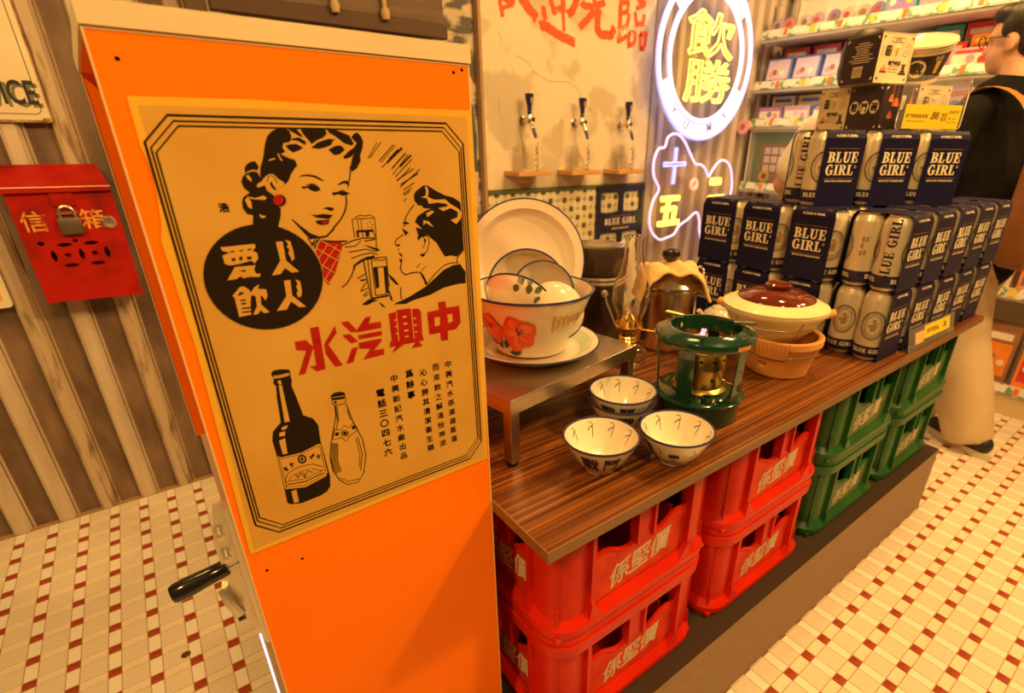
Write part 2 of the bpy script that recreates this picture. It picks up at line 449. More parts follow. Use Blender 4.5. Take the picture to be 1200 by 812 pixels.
# aluminium crank bracket at the open side
br=MB()
br.prism([(-.174,.900),(-.163,.902),(-.160,.70),(-.168,.706),(-.178,.735),(-.188,.737),(-.183,.775),(-.190,.79),(-.183,.82),(-.184,.85),(-.178,.88)],.030,.036,'y')
br.box(-.166,-.160,.014,.036,.70,.902)
bro=br.build('crank_bracket',m_alu,cb)
for z in (.865,.833):
    MB().lathe([(.003,0),(.003,.006),(.0048,.007),(.0048,.010),(0,.0105)],14,0,Tm(-.176,.030,z,rx=PI/2)).build('bracket_bolt',m_alu,bro,True)
MB().tube([(-.189,.026,.79),(-.186,.020,.772),(-.180,.020,.752)],.006,8).build('catch_lever',m_alu,bro,True)
MB().box(-.184,-.176,.018,.028,.742,.746).build('lever_slot',m_blackpl,bro)
ck=MB().tube([(-.160,.034,.8165),(-.182,.034,.8125)],.0052,12).build('crank_shaft',m_alu,cb,True)
gp=MB(); Mg=Tm(-.178,.034,.8135,ry=-PI/2-R(9))
gp.lathe([(0,0),(.0085,0),(.0098,.002),(.0102,.02),(.0118,.042),(.0112,.054),(.0095,.0575),(0,.0575)],28,0,Mg)
gp.build('crank_grip',m_blackpl,cb,True)
m_acr=mat('clear_acrylic',(1,.95,.9),.05,trans=1,ior=1.2)
m_ledb=emit('led_strip',(.45,.6,1.0),1.5)
MB().box(-.1645,-.1605,.014,.034,.0,.695).build('acrylic_strip',m_acr,cb)
MB().box(-.1695,-.1668,.030,.034,.0,.695).build('led_strip',m_ledb,cb)

# printed artwork of the poster: (ink, stroke width or 0 for filled, outline), millimetres
ART={
 'woman':[
  ('k',0,[(113.6,434.7),(107.4,432.0),(102.6,427.5),(99.3,420.2),(96.8,412.3),(94.8,407.2),(92.4,402.7),(90.7,396.4),(90.8,391.1),(94.9,394.5),(98.7,396.7),(102.0,396.1),(104.8,392.4),(108.9,389.3),(110.2,386.9),(113.8,390.4),(116.6,395.7),(121.1,401.0),(123.5,402.9),(122.5,408.1),(117.9,409.3),(111.1,412.8),(115.5,415.1),(113.7,418.6),(115.2,422.3),(120.6,423.2),(123.2,427.8),(122.3,432.3),(118.7,434.5)]),
  ('k',0,[(116.5,420.3),(121.4,421.4),(126.2,421.7),(131.6,418.6),(127.5,416.2),(121.8,414.3),(118.3,417.4)]),
  ('k',0,[(120.9,424.9),(127.8,424.4),(133.7,420.7),(135.1,423.3),(129.6,427.3),(124.1,426.3)]),
  ('k',0,[(119.3,435.0),(127.5,435.4),(130.4,431.6),(133.4,427.3),(129.8,428.4),(124.5,431.8)]),
  ('k',0,[(131.9,435.6),(153.6,435.6),(154.9,430.6),(150.7,427.2),(145.3,425.1),(139.8,421.6),(135.8,427.0),(133.1,431.0)]),
  ('k',0,[(139.9,418.2),(149.4,423.7),(162.2,426.3),(158.0,423.1),(151.6,419.6),(146.2,417.6)]),
  ('k',0,[(155.8,436.1),(165.6,433.2),(175.5,429.5),(179.0,422.5),(177.1,420.4),(169.8,422.5),(163.2,428.0),(156.6,432.0)]),
  ('k',0,[(177.5,427.9),(180.2,430.7),(183.5,432.4),(186.9,429.0),(188.5,424.0),(186.8,417.6),(183.6,411.8),(183.6,406.7),(178.6,399.5),(173.5,396.6),(172.4,399.6),(174.1,405.4),(176.5,411.1),(178.9,413.7),(174.0,410.0),(168.4,408.3),(166.8,410.2),(173.3,415.4),(178.3,418.3),(182.1,422.6),(179.4,425.4)]),
  ('k',0,[(154.1,416.9),(162.0,420.4),(166.5,420.4),(169.7,416.6),(163.8,412.6),(158.4,412.0)]),
  ('k',0,[(138.8,418.6),(145.8,423.3),(156.3,426.4),(160.0,425.8),(157.3,421.0),(151.2,418.6),(144.8,417.4)]),
  ('k',0,[(89.1,407.3),(85.7,407.0),(81.9,405.1),(79.4,401.8),(78.9,397.2),(80.8,398.9),(85.5,400.5),(89.2,399.6),(90.9,402.7)]),
  ('k',0,[(81.1,397.7),(85.2,399.0),(88.9,398.1),(90.3,394.0),(91.9,391.1),(86.8,388.3),(85.7,385.4),(88.5,385.3),(92.8,386.9),(93.5,382.2),(98.9,377.1),(100.5,367.3),(102.3,365.9),(100.6,358.6),(96.3,348.8),(90.5,346.5),(74.9,349.4),(77.9,361.4),(73.2,362.9),(70.9,367.8),(71.3,373.7),(73.6,377.7),(79.2,381.0),(75.2,385.3),(74.4,390.5),(75.9,393.9),(78.7,396.7)]),
  ('p',0,[(74.0,374.8),(76.8,377.6),(78.7,373.3),(78.2,366.8),(75.5,368.7)]),
  ('p',0,[(76.4,378.2),(82.7,376.1),(89.9,378.1),(92.2,375.6),(90.2,374.2),(83.5,374.9),(79.2,375.7)]),
  ('p',0,[(83.2,362.2),(85.2,360.6),(88.7,359.9),(85.8,358.1),(83.2,359.3)]),
  ('p',0,[(79.2,395.5),(81.3,396.0),(83.1,391.9),(82.2,390.2),(80.0,392.6)]),
  ('p',0,[(95.7,394.5),(99.2,396.4),(102.3,394.3),(104.4,388.9),(108.1,388.5),(108.2,386.1),(103.8,384.1),(101.1,378.0),(97.6,379.6),(94.8,384.5),(93.6,388.1)]),
  ('k',0.5,[(95.6,389.8),(97.0,393.9),(99.6,395.2),(102.0,393.1),(103.4,388.3)]),
  ('k',0,[(97.0,388.0),(99.2,390.3),(99.6,386.7),(101.4,384.2),(101.5,381.6),(98.9,383.1),(97.6,385.6)]),
  ('p',0.7,[(100.4,407.9),(105.8,409.4)]),
  ('p',0.8,[(108.9,413.4),(110.3,408.8),(111.5,407.6)]),
  ('p',0.8,[(112.3,413.4),(119.3,410.4)]),
  ('k',0,[(122.7,392.9),(126.0,394.6),(131.0,395.3),(138.2,393.9),(145.3,389.4),(143.7,388.8),(136.7,392.5),(130.2,393.9),(125.8,393.5)]),
  ('k',0,[(123.6,384.6),(129.1,384.6),(133.1,386.3),(139.1,384.2),(140.8,380.8),(135.7,379.4),(131.9,380.9),(128.9,383.5),(125.0,382.3)]),
  ('k',0.35,[(128.1,385.6),(133.8,386.7),(138.0,385.5)]),
  ('k',0,[(157.5,385.1),(162.9,388.1),(167.6,388.6),(169.3,385.7),(166.7,381.0),(167.1,385.0),(164.2,386.3),(158.5,384.5)]),
  ('k',0,[(150.9,378.0),(155.2,378.1),(161.6,380.0),(165.9,377.3),(168.8,376.3),(165.6,375.4),(160.8,374.6),(157.2,376.2),(151.7,375.3)]),
  ('k',0,[(139.9,363.3),(144.6,364.8),(150.5,363.4),(149.3,360.9),(145.6,361.1),(143.9,362.7)]),
  ('k',0,[(128.0,358.8),(132.2,357.8),(139.1,358.5),(148.6,356.7),(144.2,353.2),(134.0,355.1),(131.9,355.9)]),
  ('k',0,[(131.1,352.6),(144.5,352.7),(142.7,348.4),(136.5,348.0),(132.3,349.5)]),
  ('r',0,[(136.4,351.3),(143.2,351.7),(141.9,349.2),(137.5,349.1)]),
  ('k',0.8,[(172.7,401.8),(171.4,395.2),(169.2,387.2)]),
  ('k',1.0,[(164.2,374.7),(163.5,367.2),(160.8,359.7),(155.7,352.3),(146.5,343.8)]),
  ('k',0,[(146.9,344.4),(138.6,337.5),(131.7,337.3),(124.8,340.7),(118.6,346.8),(110.2,355.9),(109.8,355.0),(116.7,344.7),(123.1,335.1),(127.0,335.9),(132.1,335.4),(139.1,335.9),(147.9,342.9)]),
  ('k',0.6,[(121.2,336.8),(123.7,330.4)]),
  ('k',0.6,[(132.2,335.7),(122.7,328.9)]),
  ('r',0,[(132.7,333.8),(152.8,329.1),(152.9,325.7),(148.4,315.0),(141.0,298.8),(132.4,288.6),(128.8,295.5),(129.7,306.0),(128.3,315.9),(126.2,323.0),(129.1,328.1)]),
  ('p',0.55,[(133.2,333.1),(150.0,320.4)]),
  ('k',0.3,[(133.3,331.7),(150.1,319.0)]),
  ('p',0.55,[(128.0,325.5),(146.4,311.0)]),
  ('k',0.3,[(128.0,324.2),(146.5,309.5)]),
  ('p',0.55,[(128.0,310.4),(140.5,299.6)]),
  ('k',0.3,[(128.1,309.0),(140.5,298.2)]),
  ('p',0.55,[(129.0,296.2),(134.0,289.8)]),
  ('k',0.3,[(129.0,294.8),(134.1,288.3)]),
  ('p',0.4,[(138.4,328.5),(127.7,316.0)]),
  ('p',0.4,[(147.7,327.6),(129.5,307.4)]),
  ('p',0.4,[(150.7,320.3),(130.7,294.5)]),
  ('k',0,[(133.5,334.4),(137.2,333.0),(146.3,331.6),(158.6,330.9),(158.4,329.6),(146.0,329.8),(135.6,331.8)]),
  ('k',0.6,[(131.6,335.3),(124.8,325.9)]),
  ('k',0.6,[(128.5,336.2),(123.3,328.7)]),
  ('k',0.8,[(123.9,332.0),(127.0,327.6)]),
 ],
 'earring':[
  ('k',0,[(107.9,372.7),(107.5,371.4),(106.7,370.1),(105.6,369.0),(104.3,368.2),(102.9,367.8),(101.5,367.7),(100.2,368.0),(99.0,368.6),(98.0,369.5),(97.4,370.6),(97.1,371.9),(97.2,373.3),(97.6,374.7),(98.4,375.9),(99.5,377.0),(100.7,377.8),(102.1,378.2),(103.6,378.3),(104.9,378.1),(106.1,377.5),(107.1,376.6),(107.7,375.5),(108.0,374.2)]),
  ('r',0,[(105.9,373.3),(105.5,372.1),(104.9,371.0),(104.0,370.1),(102.9,369.4),(101.7,368.9),(100.5,368.9),(99.4,369.1),(98.5,369.6),(97.7,370.4),(97.2,371.4),(97.0,372.6),(97.1,373.8),(97.4,375.0),(98.1,376.1),(99.0,377.0),(100.0,377.7),(101.2,378.2),(102.4,378.3),(103.5,378.1),(104.5,377.5),(105.2,376.8),(105.8,375.7),(106.0,374.6)]),
 ],
 'glasses':[
  ('k',0.6,[(166.6,332.7),(166.6,351.2),(177.1,351.1),(190.0,350.9),(189.1,333.4),(187.5,316.3)]),
  ('k',0.5,[(169.5,352.4),(174.8,354.7),(180.3,353.6),(186.1,354.3),(189.7,350.9)]),
  ('k',0,[(169.1,340.1),(187.0,339.5),(187.1,337.0),(171.2,337.8),(171.3,332.9),(169.0,333.1)]),
  ('k',0,[(178.1,338.6),(182.5,338.5),(181.9,332.7),(178.3,332.6)]),
  ('k',0.4,[(172.0,350.1),(172.0,340.5)]),
  ('k',0.4,[(175.5,349.9),(175.1,332.6)]),
  ('k',0.7,[(175.9,328.3),(184.0,328.9),(187.8,329.3)]),
  ('k',0.5,[(186.6,339.3),(188.0,330.7)]),
  ('k',0,[(181.3,346.0),(182.4,345.6),(182.3,344.5),(181.2,344.9)]),
  ('k',0,[(184.5,347.8),(185.6,347.5),(185.4,346.4),(184.3,346.7)]),
  ('k',0,[(186.3,344.9),(187.4,344.6),(187.2,343.4),(186.1,343.8)]),
  ('k',0,[(181.7,343.2),(182.8,342.8),(182.6,341.7),(181.5,342.1)]),
  ('k',0,[(185.2,342.2),(186.3,341.8),(186.1,340.7),(185.0,341.1)]),
  ('k',0.8,[(150.9,325.9),(164.1,330.1),(174.3,331.7),(187.2,330.5)]),
  ('k',0.6,[(154.8,324.5),(166.0,324.3),(172.4,329.0)]),
  ('k',0.6,[(158.1,318.8),(169.6,319.4),(176.9,320.0),(186.7,316.1)]),
  ('k',0.6,[(159.9,312.2),(171.8,314.9),(180.7,315.6),(188.5,313.0)]),
  ('k',0,[(174.7,324.8),(180.2,322.8),(187.2,320.0),(191.5,318.1),(189.0,316.4),(182.7,319.7)]),
  ('k',0,[(161.0,304.9),(168.1,309.1),(175.7,311.8),(184.7,312.5),(184.4,310.5),(175.4,309.2),(168.4,306.2),(163.0,303.9),(161.6,299.7),(159.7,299.3)]),
  ('k',0.8,[(160.7,300.6),(157.1,293.8),(151.8,287.2),(145.8,283.3)]),
  ('k',0.9,[(172.5,309.3),(176.9,309.5),(197.2,309.6),(196.3,282.2),(194.0,267.0),(174.5,266.3),(173.2,288.6),(172.2,309.3)]),
  ('k',0.6,[(176.8,309.2),(175.8,269.9),(176.9,266.6)]),
  ('k',0.6,[(180.6,309.5),(180.0,269.2)]),
  ('k',0,[(181.4,299.1),(186.2,299.1),(185.3,277.7),(181.3,276.4)]),
  ('k',0,[(192.7,298.7),(196.6,298.9),(194.1,270.1),(191.5,269.7)]),
  ('k',0.6,[(181.2,299.7),(196.6,299.2)]),
  ('k',0.5,[(182.1,306.7),(185.6,307.7),(191.4,306.3),(196.4,307.2)]),
  ('k',0,[(173.9,267.1),(194.1,267.7),(194.2,265.7),(174.4,265.2)]),
  ('k',0.6,[(179.5,269.0),(192.7,268.8)]),
  ('k',0.7,[(163.1,290.4),(171.7,294.0)]),
  ('k',0,[(165.0,288.5),(172.2,289.0),(171.5,287.3),(167.0,286.7)]),
  ('k',0.6,[(164.7,276.3),(168.9,282.4),(172.3,285.7)]),
  ('k',0.6,[(165.0,275.9),(172.5,278.8)]),
  ('k',0.6,[(166.2,271.2),(172.0,275.1)]),
  ('k',0.6,[(167.5,270.0),(172.3,272.0)]),
  ('k',0,[(164.5,262.2),(172.2,266.2),(182.3,263.4),(176.3,262.4),(169.9,260.1),(164.7,260.7)]),
  ('k',0,[(182.6,261.3),(185.8,258.6),(189.5,253.8),(185.4,255.5)]),
  ('k',0,[(194.9,273.9),(196.7,269.7),(198.6,259.1),(195.8,262.0)]),
  ('k',0,[(197.1,291.3),(202.6,285.2),(208.0,276.6),(204.1,278.0),(199.4,284.1)]),
  ('k',0.7,[(193.3,291.5),(193.9,284.1),(196.9,277.5)]),
  ('k',0.7,[(209.3,274.0),(208.4,259.9)]),
  ('k',0,[(198.9,255.5),(204.1,257.7),(209.0,258.1),(208.6,254.7)]),
 ],
 'rays':[
  ('k',0.45,[(206.5,423.7),(193.3,409.2)]),
  ('k',0.4,[(202.2,423.1),(191.1,408.6)]),
  ('k',0.6,[(219.0,421.2),(201.9,405.9)]),
  ('k',0.4,[(221.1,420.6),(203.9,404.6)]),
  ('k',1.6,[(228.2,418.4),(210.4,404.5)]),
  ('k',1.2,[(223.6,416.7),(213.0,407.7)]),
  ('k',0.5,[(210.4,404.5),(204.0,400.0)]),
  ('k',0.9,[(231.4,413.4),(214.7,398.5)]),
  ('k',1.3,[(237.2,411.4),(223.8,400.3)]),
  ('k',0.5,[(234.2,412.1),(214.7,392.5)]),
  ('k',0.6,[(237.5,407.4),(217.4,390.4)]),
  ('k',0.7,[(238.8,398.0),(218.5,387.0)]),
  ('k',0.7,[(245.7,397.2),(221.4,380.1)]),
  ('k',0.5,[(235.1,399.4),(219.1,386.3)]),
  ('k',0.8,[(242.9,393.1),(222.5,382.8)]),
  ('k',0.6,[(238.0,384.3),(224.9,377.2)]),
  ('k',0.6,[(234.4,379.3),(223.6,373.1)]),
  ('k',0.6,[(232.5,376.2),(225.0,371.7)]),
  ('k',0.4,[(227.7,368.8),(223.5,365.5)]),
 ],
 'man':[
  ('k',0,[(236.0,365.5),(235.8,371.2),(238.6,375.3),(242.8,377.9),(248.7,381.2),(253.5,380.3),(261.9,375.0),(273.1,369.4),(283.1,366.7),(291.4,361.1),(292.5,347.3),(292.2,307.5),(287.7,303.7),(282.5,300.0),(274.8,302.3),(266.9,301.8),(262.8,308.6),(257.7,318.8),(250.8,324.9),(248.1,327.8),(243.6,327.5),(239.1,326.0),(235.9,322.9),(235.1,326.3),(236.5,328.9),(234.6,337.6),(242.2,335.0),(237.7,339.9),(234.1,343.5),(235.3,345.4),(238.2,349.6),(248.5,354.7),(255.2,356.1),(245.5,357.5),(244.1,360.1),(239.4,360.8),(238.1,363.3)]),
  ('p',0,[(249.4,380.2),(252.8,378.6),(253.6,373.9),(251.9,369.0),(259.4,365.4),(272.7,365.3),(278.3,360.3),(289.1,353.7),(292.6,348.9),(290.9,342.9),(284.3,337.2),(277.7,342.3),(286.6,344.7),(287.4,350.7),(278.8,355.5),(269.1,352.7),(263.5,356.4),(275.1,357.5),(274.3,360.2),(263.2,362.3),(252.4,361.5),(250.6,367.6),(244.2,368.6),(249.2,370.3),(250.5,374.7)]),
  ('p',0,[(244.2,344.8),(250.5,342.8),(255.7,336.4),(253.3,337.4),(247.1,341.6),(243.6,338.9)]),
  ('p',0,[(248.2,351.8),(255.0,354.3),(258.2,352.9),(249.3,347.3)]),
  ('p',0,[(240.6,323.8),(243.3,327.4),(247.6,326.2),(248.6,318.3),(244.9,310.5),(240.8,306.9),(238.4,312.6)]),
  ('k',0.7,[(241.6,325.1),(244.3,327.9),(248.2,325.8),(248.6,318.3),(244.9,310.5),(240.3,306.2)]),
  ('k',0,[(236.0,307.4),(239.5,308.4),(243.1,308.0),(241.3,305.2),(238.3,304.7)]),
  ('k',0,[(243.4,325.6),(245.4,323.4),(244.3,319.4),(242.2,321.0)]),
  ('k',0.6,[(244.4,320.1),(240.5,314.4)]),
  ('k',0.7,[(235.0,361.6),(227.6,353.9),(224.2,349.1),(222.3,344.7),(221.2,339.2)]),
  ('k',0,[(219.6,343.5),(222.8,345.1),(227.4,342.9),(226.6,341.7),(222.4,342.0)]),
  ('k',0,[(218.1,338.0),(221.7,336.0),(225.8,332.4),(223.3,331.6),(221.6,329.2),(220.3,333.6)]),
  ('k',0.7,[(219.1,331.1),(212.5,327.8),(209.0,324.2),(209.3,321.0),(211.2,319.5)]),
  ('k',0,[(209.5,320.7),(213.1,321.9),(214.7,320.1),(212.1,319.1)]),
  ('k',0.5,[(211.6,315.5),(213.2,316.6)]),
  ('k',0,[(210.9,313.2),(215.2,310.4),(215.4,306.4),(213.0,309.3)]),
  ('k',0,[(211.3,304.9),(215.4,305.7),(213.6,300.5),(212.1,302.1)]),
  ('k',0.9,[(213.7,301.2),(211.6,295.4),(212.8,290.5),(216.7,287.2),(224.8,288.4),(231.4,288.0)]),
  ('k',0,[(230.7,288.8),(235.8,287.4),(239.0,282.0),(241.9,273.8),(239.7,271.2),(237.2,279.4),(234.2,286.2)]),
  ('k',0.4,[(235.4,297.9),(230.5,293.0)]),
  ('k',0.4,[(241.6,293.6),(235.1,288.2)]),
  ('k',0.7,[(241.0,272.5),(251.2,282.5),(264.4,291.5),(274.0,293.4),(282.3,292.8)]),
  ('k',0,[(199.3,255.6),(218.9,261.6),(239.2,269.9),(249.0,276.3),(264.0,286.5),(277.0,290.6),(285.0,290.3),(288.7,285.5),(292.4,279.8),(291.8,266.5),(281.6,267.2),(262.1,265.4),(244.3,259.6),(221.3,256.4),(213.6,253.8)]),
  ('k',0.7,[(282.7,291.4),(282.1,297.9),(292.4,306.8)]),
  ('k',0.6,[(285.1,291.1),(292.7,279.1)]),
 ],
 'circle_text':[
  ('p',0,[(91.9,335.8),(97.9,335.9),(97.5,317.5),(107.3,305.3),(100.4,305.2),(95.2,310.5),(90.3,305.1),(82.3,304.8),(92.5,318.1)]),
  ('p',0,[(100.2,337.0),(104.7,335.2),(105.0,331.1),(105.6,326.2),(105.5,318.6),(102.7,316.2),(102.0,320.4),(100.8,324.7),(102.6,327.2),(100.6,330.2),(102.3,332.7)]),
  ('p',0,[(91.9,298.3),(97.8,298.2),(96.5,282.7),(107.5,269.0),(100.8,269.7),(94.4,276.8),(89.0,269.3),(79.9,269.4),(91.2,282.9)]),
  ('p',0,[(102.4,298.2),(106.3,295.8),(106.5,291.4),(106.1,284.1),(104.4,280.0),(101.7,280.0),(100.9,284.2),(103.0,286.8),(101.7,290.7),(103.7,293.3)]),
  ('p',0,[(45.8,335.6),(73.7,335.9),(73.9,332.9),(70.8,329.7),(74.0,327.6),(74.1,322.3),(70.2,318.0),(67.8,321.0),(57.3,319.0),(49.7,318.6),(46.1,320.4),(45.7,328.2),(52.2,330.0),(46.5,332.3)]),
  ('p',0,[(53.3,316.8),(70.5,316.3),(68.4,312.2),(69.4,308.4),(73.2,307.7),(71.8,304.9),(62.9,306.1),(58.0,305.5),(56.1,307.7),(52.1,305.6),(44.7,305.3)]),
  ('k',0,[(52.1,331.2),(56.8,331.7),(54.0,329.6)]),
  ('k',0,[(59.6,331.3),(64.1,331.7),(61.3,329.6)]),
  ('k',0,[(66.5,331.8),(71.1,332.1),(67.8,329.6)]),
  ('k',0,[(58.7,325.4),(61.6,325.5),(60.6,322.1),(58.0,322.2)]),
  ('k',0,[(52.1,324.6),(55.4,325.1),(55.1,322.3),(52.2,322.1)]),
  ('k',0,[(64.4,324.7),(69.0,324.9),(68.4,322.3),(65.2,321.7)]),
  ('k',0,[(56.0,313.0),(62.0,313.0),(60.1,311.0)]),
  ('p',0,[(45.5,290.3),(52.7,297.4),(56.4,298.2),(60.4,294.1),(61.5,290.5),(58.9,281.1),(57.2,269.9),(46.7,269.5),(47.0,288.6)]),
  ('k',0,[(49.8,290.5),(53.3,293.4),(56.0,291.6),(51.3,289.7)]),
  ('k',0,[(51.1,285.7),(55.7,285.5),(55.4,284.0),(51.1,284.1)]),
  ('k',0,[(51.0,282.4),(55.6,282.2),(55.2,280.5),(51.1,280.8)]),
  ('k',0,[(50.7,278.0),(59.0,277.6),(58.6,275.8),(50.6,276.4)]),
  ('k',0,[(50.1,274.1),(57.9,273.8),(57.8,272.4),(50.1,272.8)]),
  ('p',0,[(60.0,289.3),(64.9,295.5),(69.8,298.1),(67.9,293.9),(74.8,292.2),(74.6,285.5),(72.0,281.4),(70.4,285.9),(68.8,287.2),(67.6,278.1),(73.4,269.6),(68.9,269.2),(65.8,272.7),(63.3,269.5),(58.7,269.4),(63.7,277.4),(64.5,287.2)]),
 ],
 'headline':[
  ('r',0,[(253.2,248.7),(262.5,248.7),(263.2,240.3),(280.8,239.7),(281.3,218.2),(274.3,210.5),(262.7,210.9),(262.3,198.9),(252.8,199.5),(252.3,210.5),(238.1,210.7),(238.0,239.1),(253.5,239.5)]),
  ('p',0,[(246.7,230.8),(253.5,230.5),(253.2,220.2),(246.4,219.7)]),
  ('p',0,[(263.8,231.4),(270.7,231.2),(270.5,221.3),(264.2,220.6)]),
  ('r',0,[(191.5,245.8),(201.1,246.7),(201.6,248.5),(218.2,247.7),(218.6,246.3),(227.1,246.1),(230.5,241.4),(229.4,212.9),(230.6,205.2),(224.3,205.2),(228.3,198.4),(213.8,198.7),(219.8,205.2),(205.4,205.5),(189.5,198.0),(195.1,205.9),(187.7,205.7),(189.5,212.9),(191.4,213.4)]),
  ('p',0,[(207.6,240.0),(212.2,239.7),(212.2,237.7),(207.7,237.8)]),
  ('p',0,[(207.5,231.7),(212.2,231.7),(211.9,228.9),(207.8,229.2)]),
  ('p',0,[(207.5,223.2),(212.7,223.1),(212.5,220.7),(207.6,220.9)]),
  ('p',0,[(207.5,215.6),(212.3,215.6),(212.0,213.7),(207.5,213.7)]),
  ('p',0,[(200.5,246.5),(201.4,246.3),(200.3,211.5),(199.1,211.3)]),
  ('p',0,[(218.6,246.3),(219.5,246.2),(219.2,210.2),(218.0,210.5)]),
  ('p',0,[(197.4,237.9),(200.4,238.1),(200.3,236.2),(197.4,236.1)]),
  ('p',0,[(197.5,229.9),(200.3,229.9),(200.2,228.1),(197.5,228.1)]),
  ('p',0,[(197.2,221.6),(200.0,221.6),(199.9,219.7),(197.2,219.7)]),
  ('p',0,[(220.6,235.7),(223.3,235.6),(223.3,233.7),(220.6,233.8)]),
  ('p',0,[(220.6,227.2),(223.1,227.1),(223.1,225.2),(220.6,225.3)]),
  ('p',0,[(220.7,219.0),(223.2,218.8),(223.2,216.9),(220.7,217.1)]),
  ('r',0,[(138.3,245.8),(146.5,245.9),(154.5,233.2),(147.7,232.3)]),
  ('r',0,[(137.7,231.4),(145.9,231.4),(153.9,220.7),(145.8,220.1)]),
  ('r',0,[(145.8,214.3),(152.6,214.6),(144.7,198.0),(136.9,197.7)]),
  ('r',0,[(152.8,232.7),(164.9,246.3),(171.5,246.8),(168.1,238.9),(181.7,238.6),(181.4,231.3),(152.6,231.3)]),
  ('r',0,[(154.2,227.9),(181.5,227.6),(180.8,222.2),(154.7,222.9)]),
  ('r',0,[(153.6,219.0),(179.4,218.8),(180.1,215.9),(169.7,206.6),(181.0,205.9),(180.4,198.8),(155.9,198.1),(165.7,209.4),(153.6,212.2)]),
  ('r',0,[(107.0,245.8),(115.8,245.9),(114.7,197.3),(105.4,197.0),(99.6,203.9),(106.2,204.0)]),
  ('r',0,[(90.0,234.3),(101.1,234.0),(106.8,224.7),(93.8,197.3),(87.2,197.3),(99.1,222.5),(89.8,225.1)]),
  ('r',0,[(132.1,243.9),(132.3,235.2),(122.0,224.2),(133.1,197.2),(124.9,197.4),(117.8,213.7),(117.7,225.2)]),
 ],
 'beer_bottle':[
  ('k',0,[(62.2,203.1),(62.7,207.2),(65.6,208.6),(71.8,208.1),(79.1,206.0),(80.1,203.8),(79.4,198.1),(79.6,193.0),(78.1,187.9),(80.7,171.4),(83.2,150.2),(92.2,143.3),(96.1,133.5),(95.0,112.9),(97.4,64.1),(95.7,51.3),(91.0,45.2),(83.1,42.7),(61.9,41.7),(52.2,44.6),(47.9,48.2),(48.5,66.8),(48.9,99.5),(49.0,111.7),(48.5,131.0),(51.0,140.7),(60.4,149.1),(62.1,176.9),(63.9,190.8),(62.0,194.6),(63.2,199.0)]),
  ('p',0,[(66.4,191.2),(69.4,190.8),(69.0,147.4),(64.0,147.9)]),
  ('p',0,[(60.2,142.9),(66.3,143.6),(64.3,140.1),(59.5,139.6)]),
  ('p',0,[(56.7,137.5),(62.3,137.4),(61.4,132.3),(55.8,132.7)]),
  ('p',0,[(54.6,128.4),(60.8,129.4),(59.6,110.1),(55.0,110.9)]),
  ('p',0,[(63.3,202.8),(68.9,202.2),(78.9,202.1),(78.4,199.2),(70.0,198.9),(63.0,199.7)]),
  ('p',0,[(54.4,61.6),(59.9,61.8),(59.4,44.7),(54.4,45.2)]),
  ('p',0,[(65.9,196.1),(69.2,196.5),(69.6,192.0),(67.2,191.8)]),
  ('p',0,[(49.5,110.3),(53.4,107.6),(73.6,105.9),(91.5,110.4),(94.4,109.3),(95.4,70.2),(93.0,65.9),(69.4,60.7),(49.8,66.7),(49.1,70.2)]),
  ('k',0.4,[(50.6,108.2),(53.0,105.7),(73.2,104.1),(91.1,108.1),(93.0,106.9),(93.5,71.5),(91.7,68.6),(69.5,63.3),(51.2,68.7),(50.6,108.2)]),
  ('k',0,[(77.0,95.8),(76.2,93.8),(74.9,92.3),(73.2,91.7),(71.4,92.0),(69.8,93.1),(68.6,94.9),(67.9,97.1),(68.0,99.4),(68.7,101.4),(70.0,102.8),(71.7,103.5),(73.5,103.2),(75.1,102.2),(76.3,100.4),(77.0,98.2)]),
  ('p',0,[(75.1,96.6),(74.4,95.1),(73.2,94.2),(71.8,94.3),(70.6,95.3),(69.9,96.9),(69.8,98.6),(70.5,100.1),(71.7,101.0),(73.0,100.9),(74.3,100.0),(75.0,98.4)]),
  ('k',0,[(73.9,97.0),(73.5,95.9),(72.8,95.3),(72.0,95.3),(71.3,95.9),(70.9,96.9),(71.0,98.2),(71.4,99.3),(72.1,99.9),(72.9,100.0),(73.6,99.4),(74.0,98.3)]),
  ('k',1.6,[(52.7,94.2),(56.2,89.0)]),
  ('k',1.2,[(52.9,89.9),(56.0,94.1)]),
  ('k',1.3,[(58.8,95.5),(63.7,95.5)]),
  ('k',1.2,[(60.2,97.9),(61.4,91.5)]),
  ('k',1.6,[(80.4,97.0),(85.9,97.9)]),
  ('k',1.2,[(81.5,94.0),(85.1,100.3)]),
  ('k',1.3,[(87.3,94.3),(92.0,95.1)]),
  ('k',1.2,[(89.3,97.4),(89.7,91.3)]),
  ('k',0.6,[(51.1,78.5),(54.8,84.6),(61.4,88.2),(70.9,89.1),(82.4,87.3),(91.9,79.6)]),
  ('k',0.4,[(54.5,75.8),(57.9,80.2),(67.3,82.4),(79.4,82.1),(89.7,75.2)]),
  ('k',0.9,[(63.1,76.0),(68.1,81.6),(70.8,74.0),(76.1,80.8),(79.5,76.8)]),
  ('k',0.7,[(62.1,81.5),(65.2,76.4),(70.9,80.4),(71.8,71.7)]),
  ('k',0.5,[(51.2,75.9),(71.4,71.9),(92.4,75.4)]),
  ('k',0.9,[(52.3,71.6),(70.4,68.2),(91.1,71.5)]),
  ('k',0.4,[(51.6,78.3),(50.7,68.4)]),
  ('k',0.5,[(64.4,202.1),(64.2,200.4)]),
  ('k',0.5,[(67.0,201.8),(66.9,200.1)]),
  ('k',0.5,[(69.7,201.6),(69.5,199.9)]),
  ('k',0.5,[(72.3,201.3),(72.2,199.6)]),
  ('k',0.5,[(75.0,201.0),(74.9,199.3)]),
  ('k',0.5,[(77.7,200.7),(77.6,199.0)]),
 ],
 'soda_bottle':[
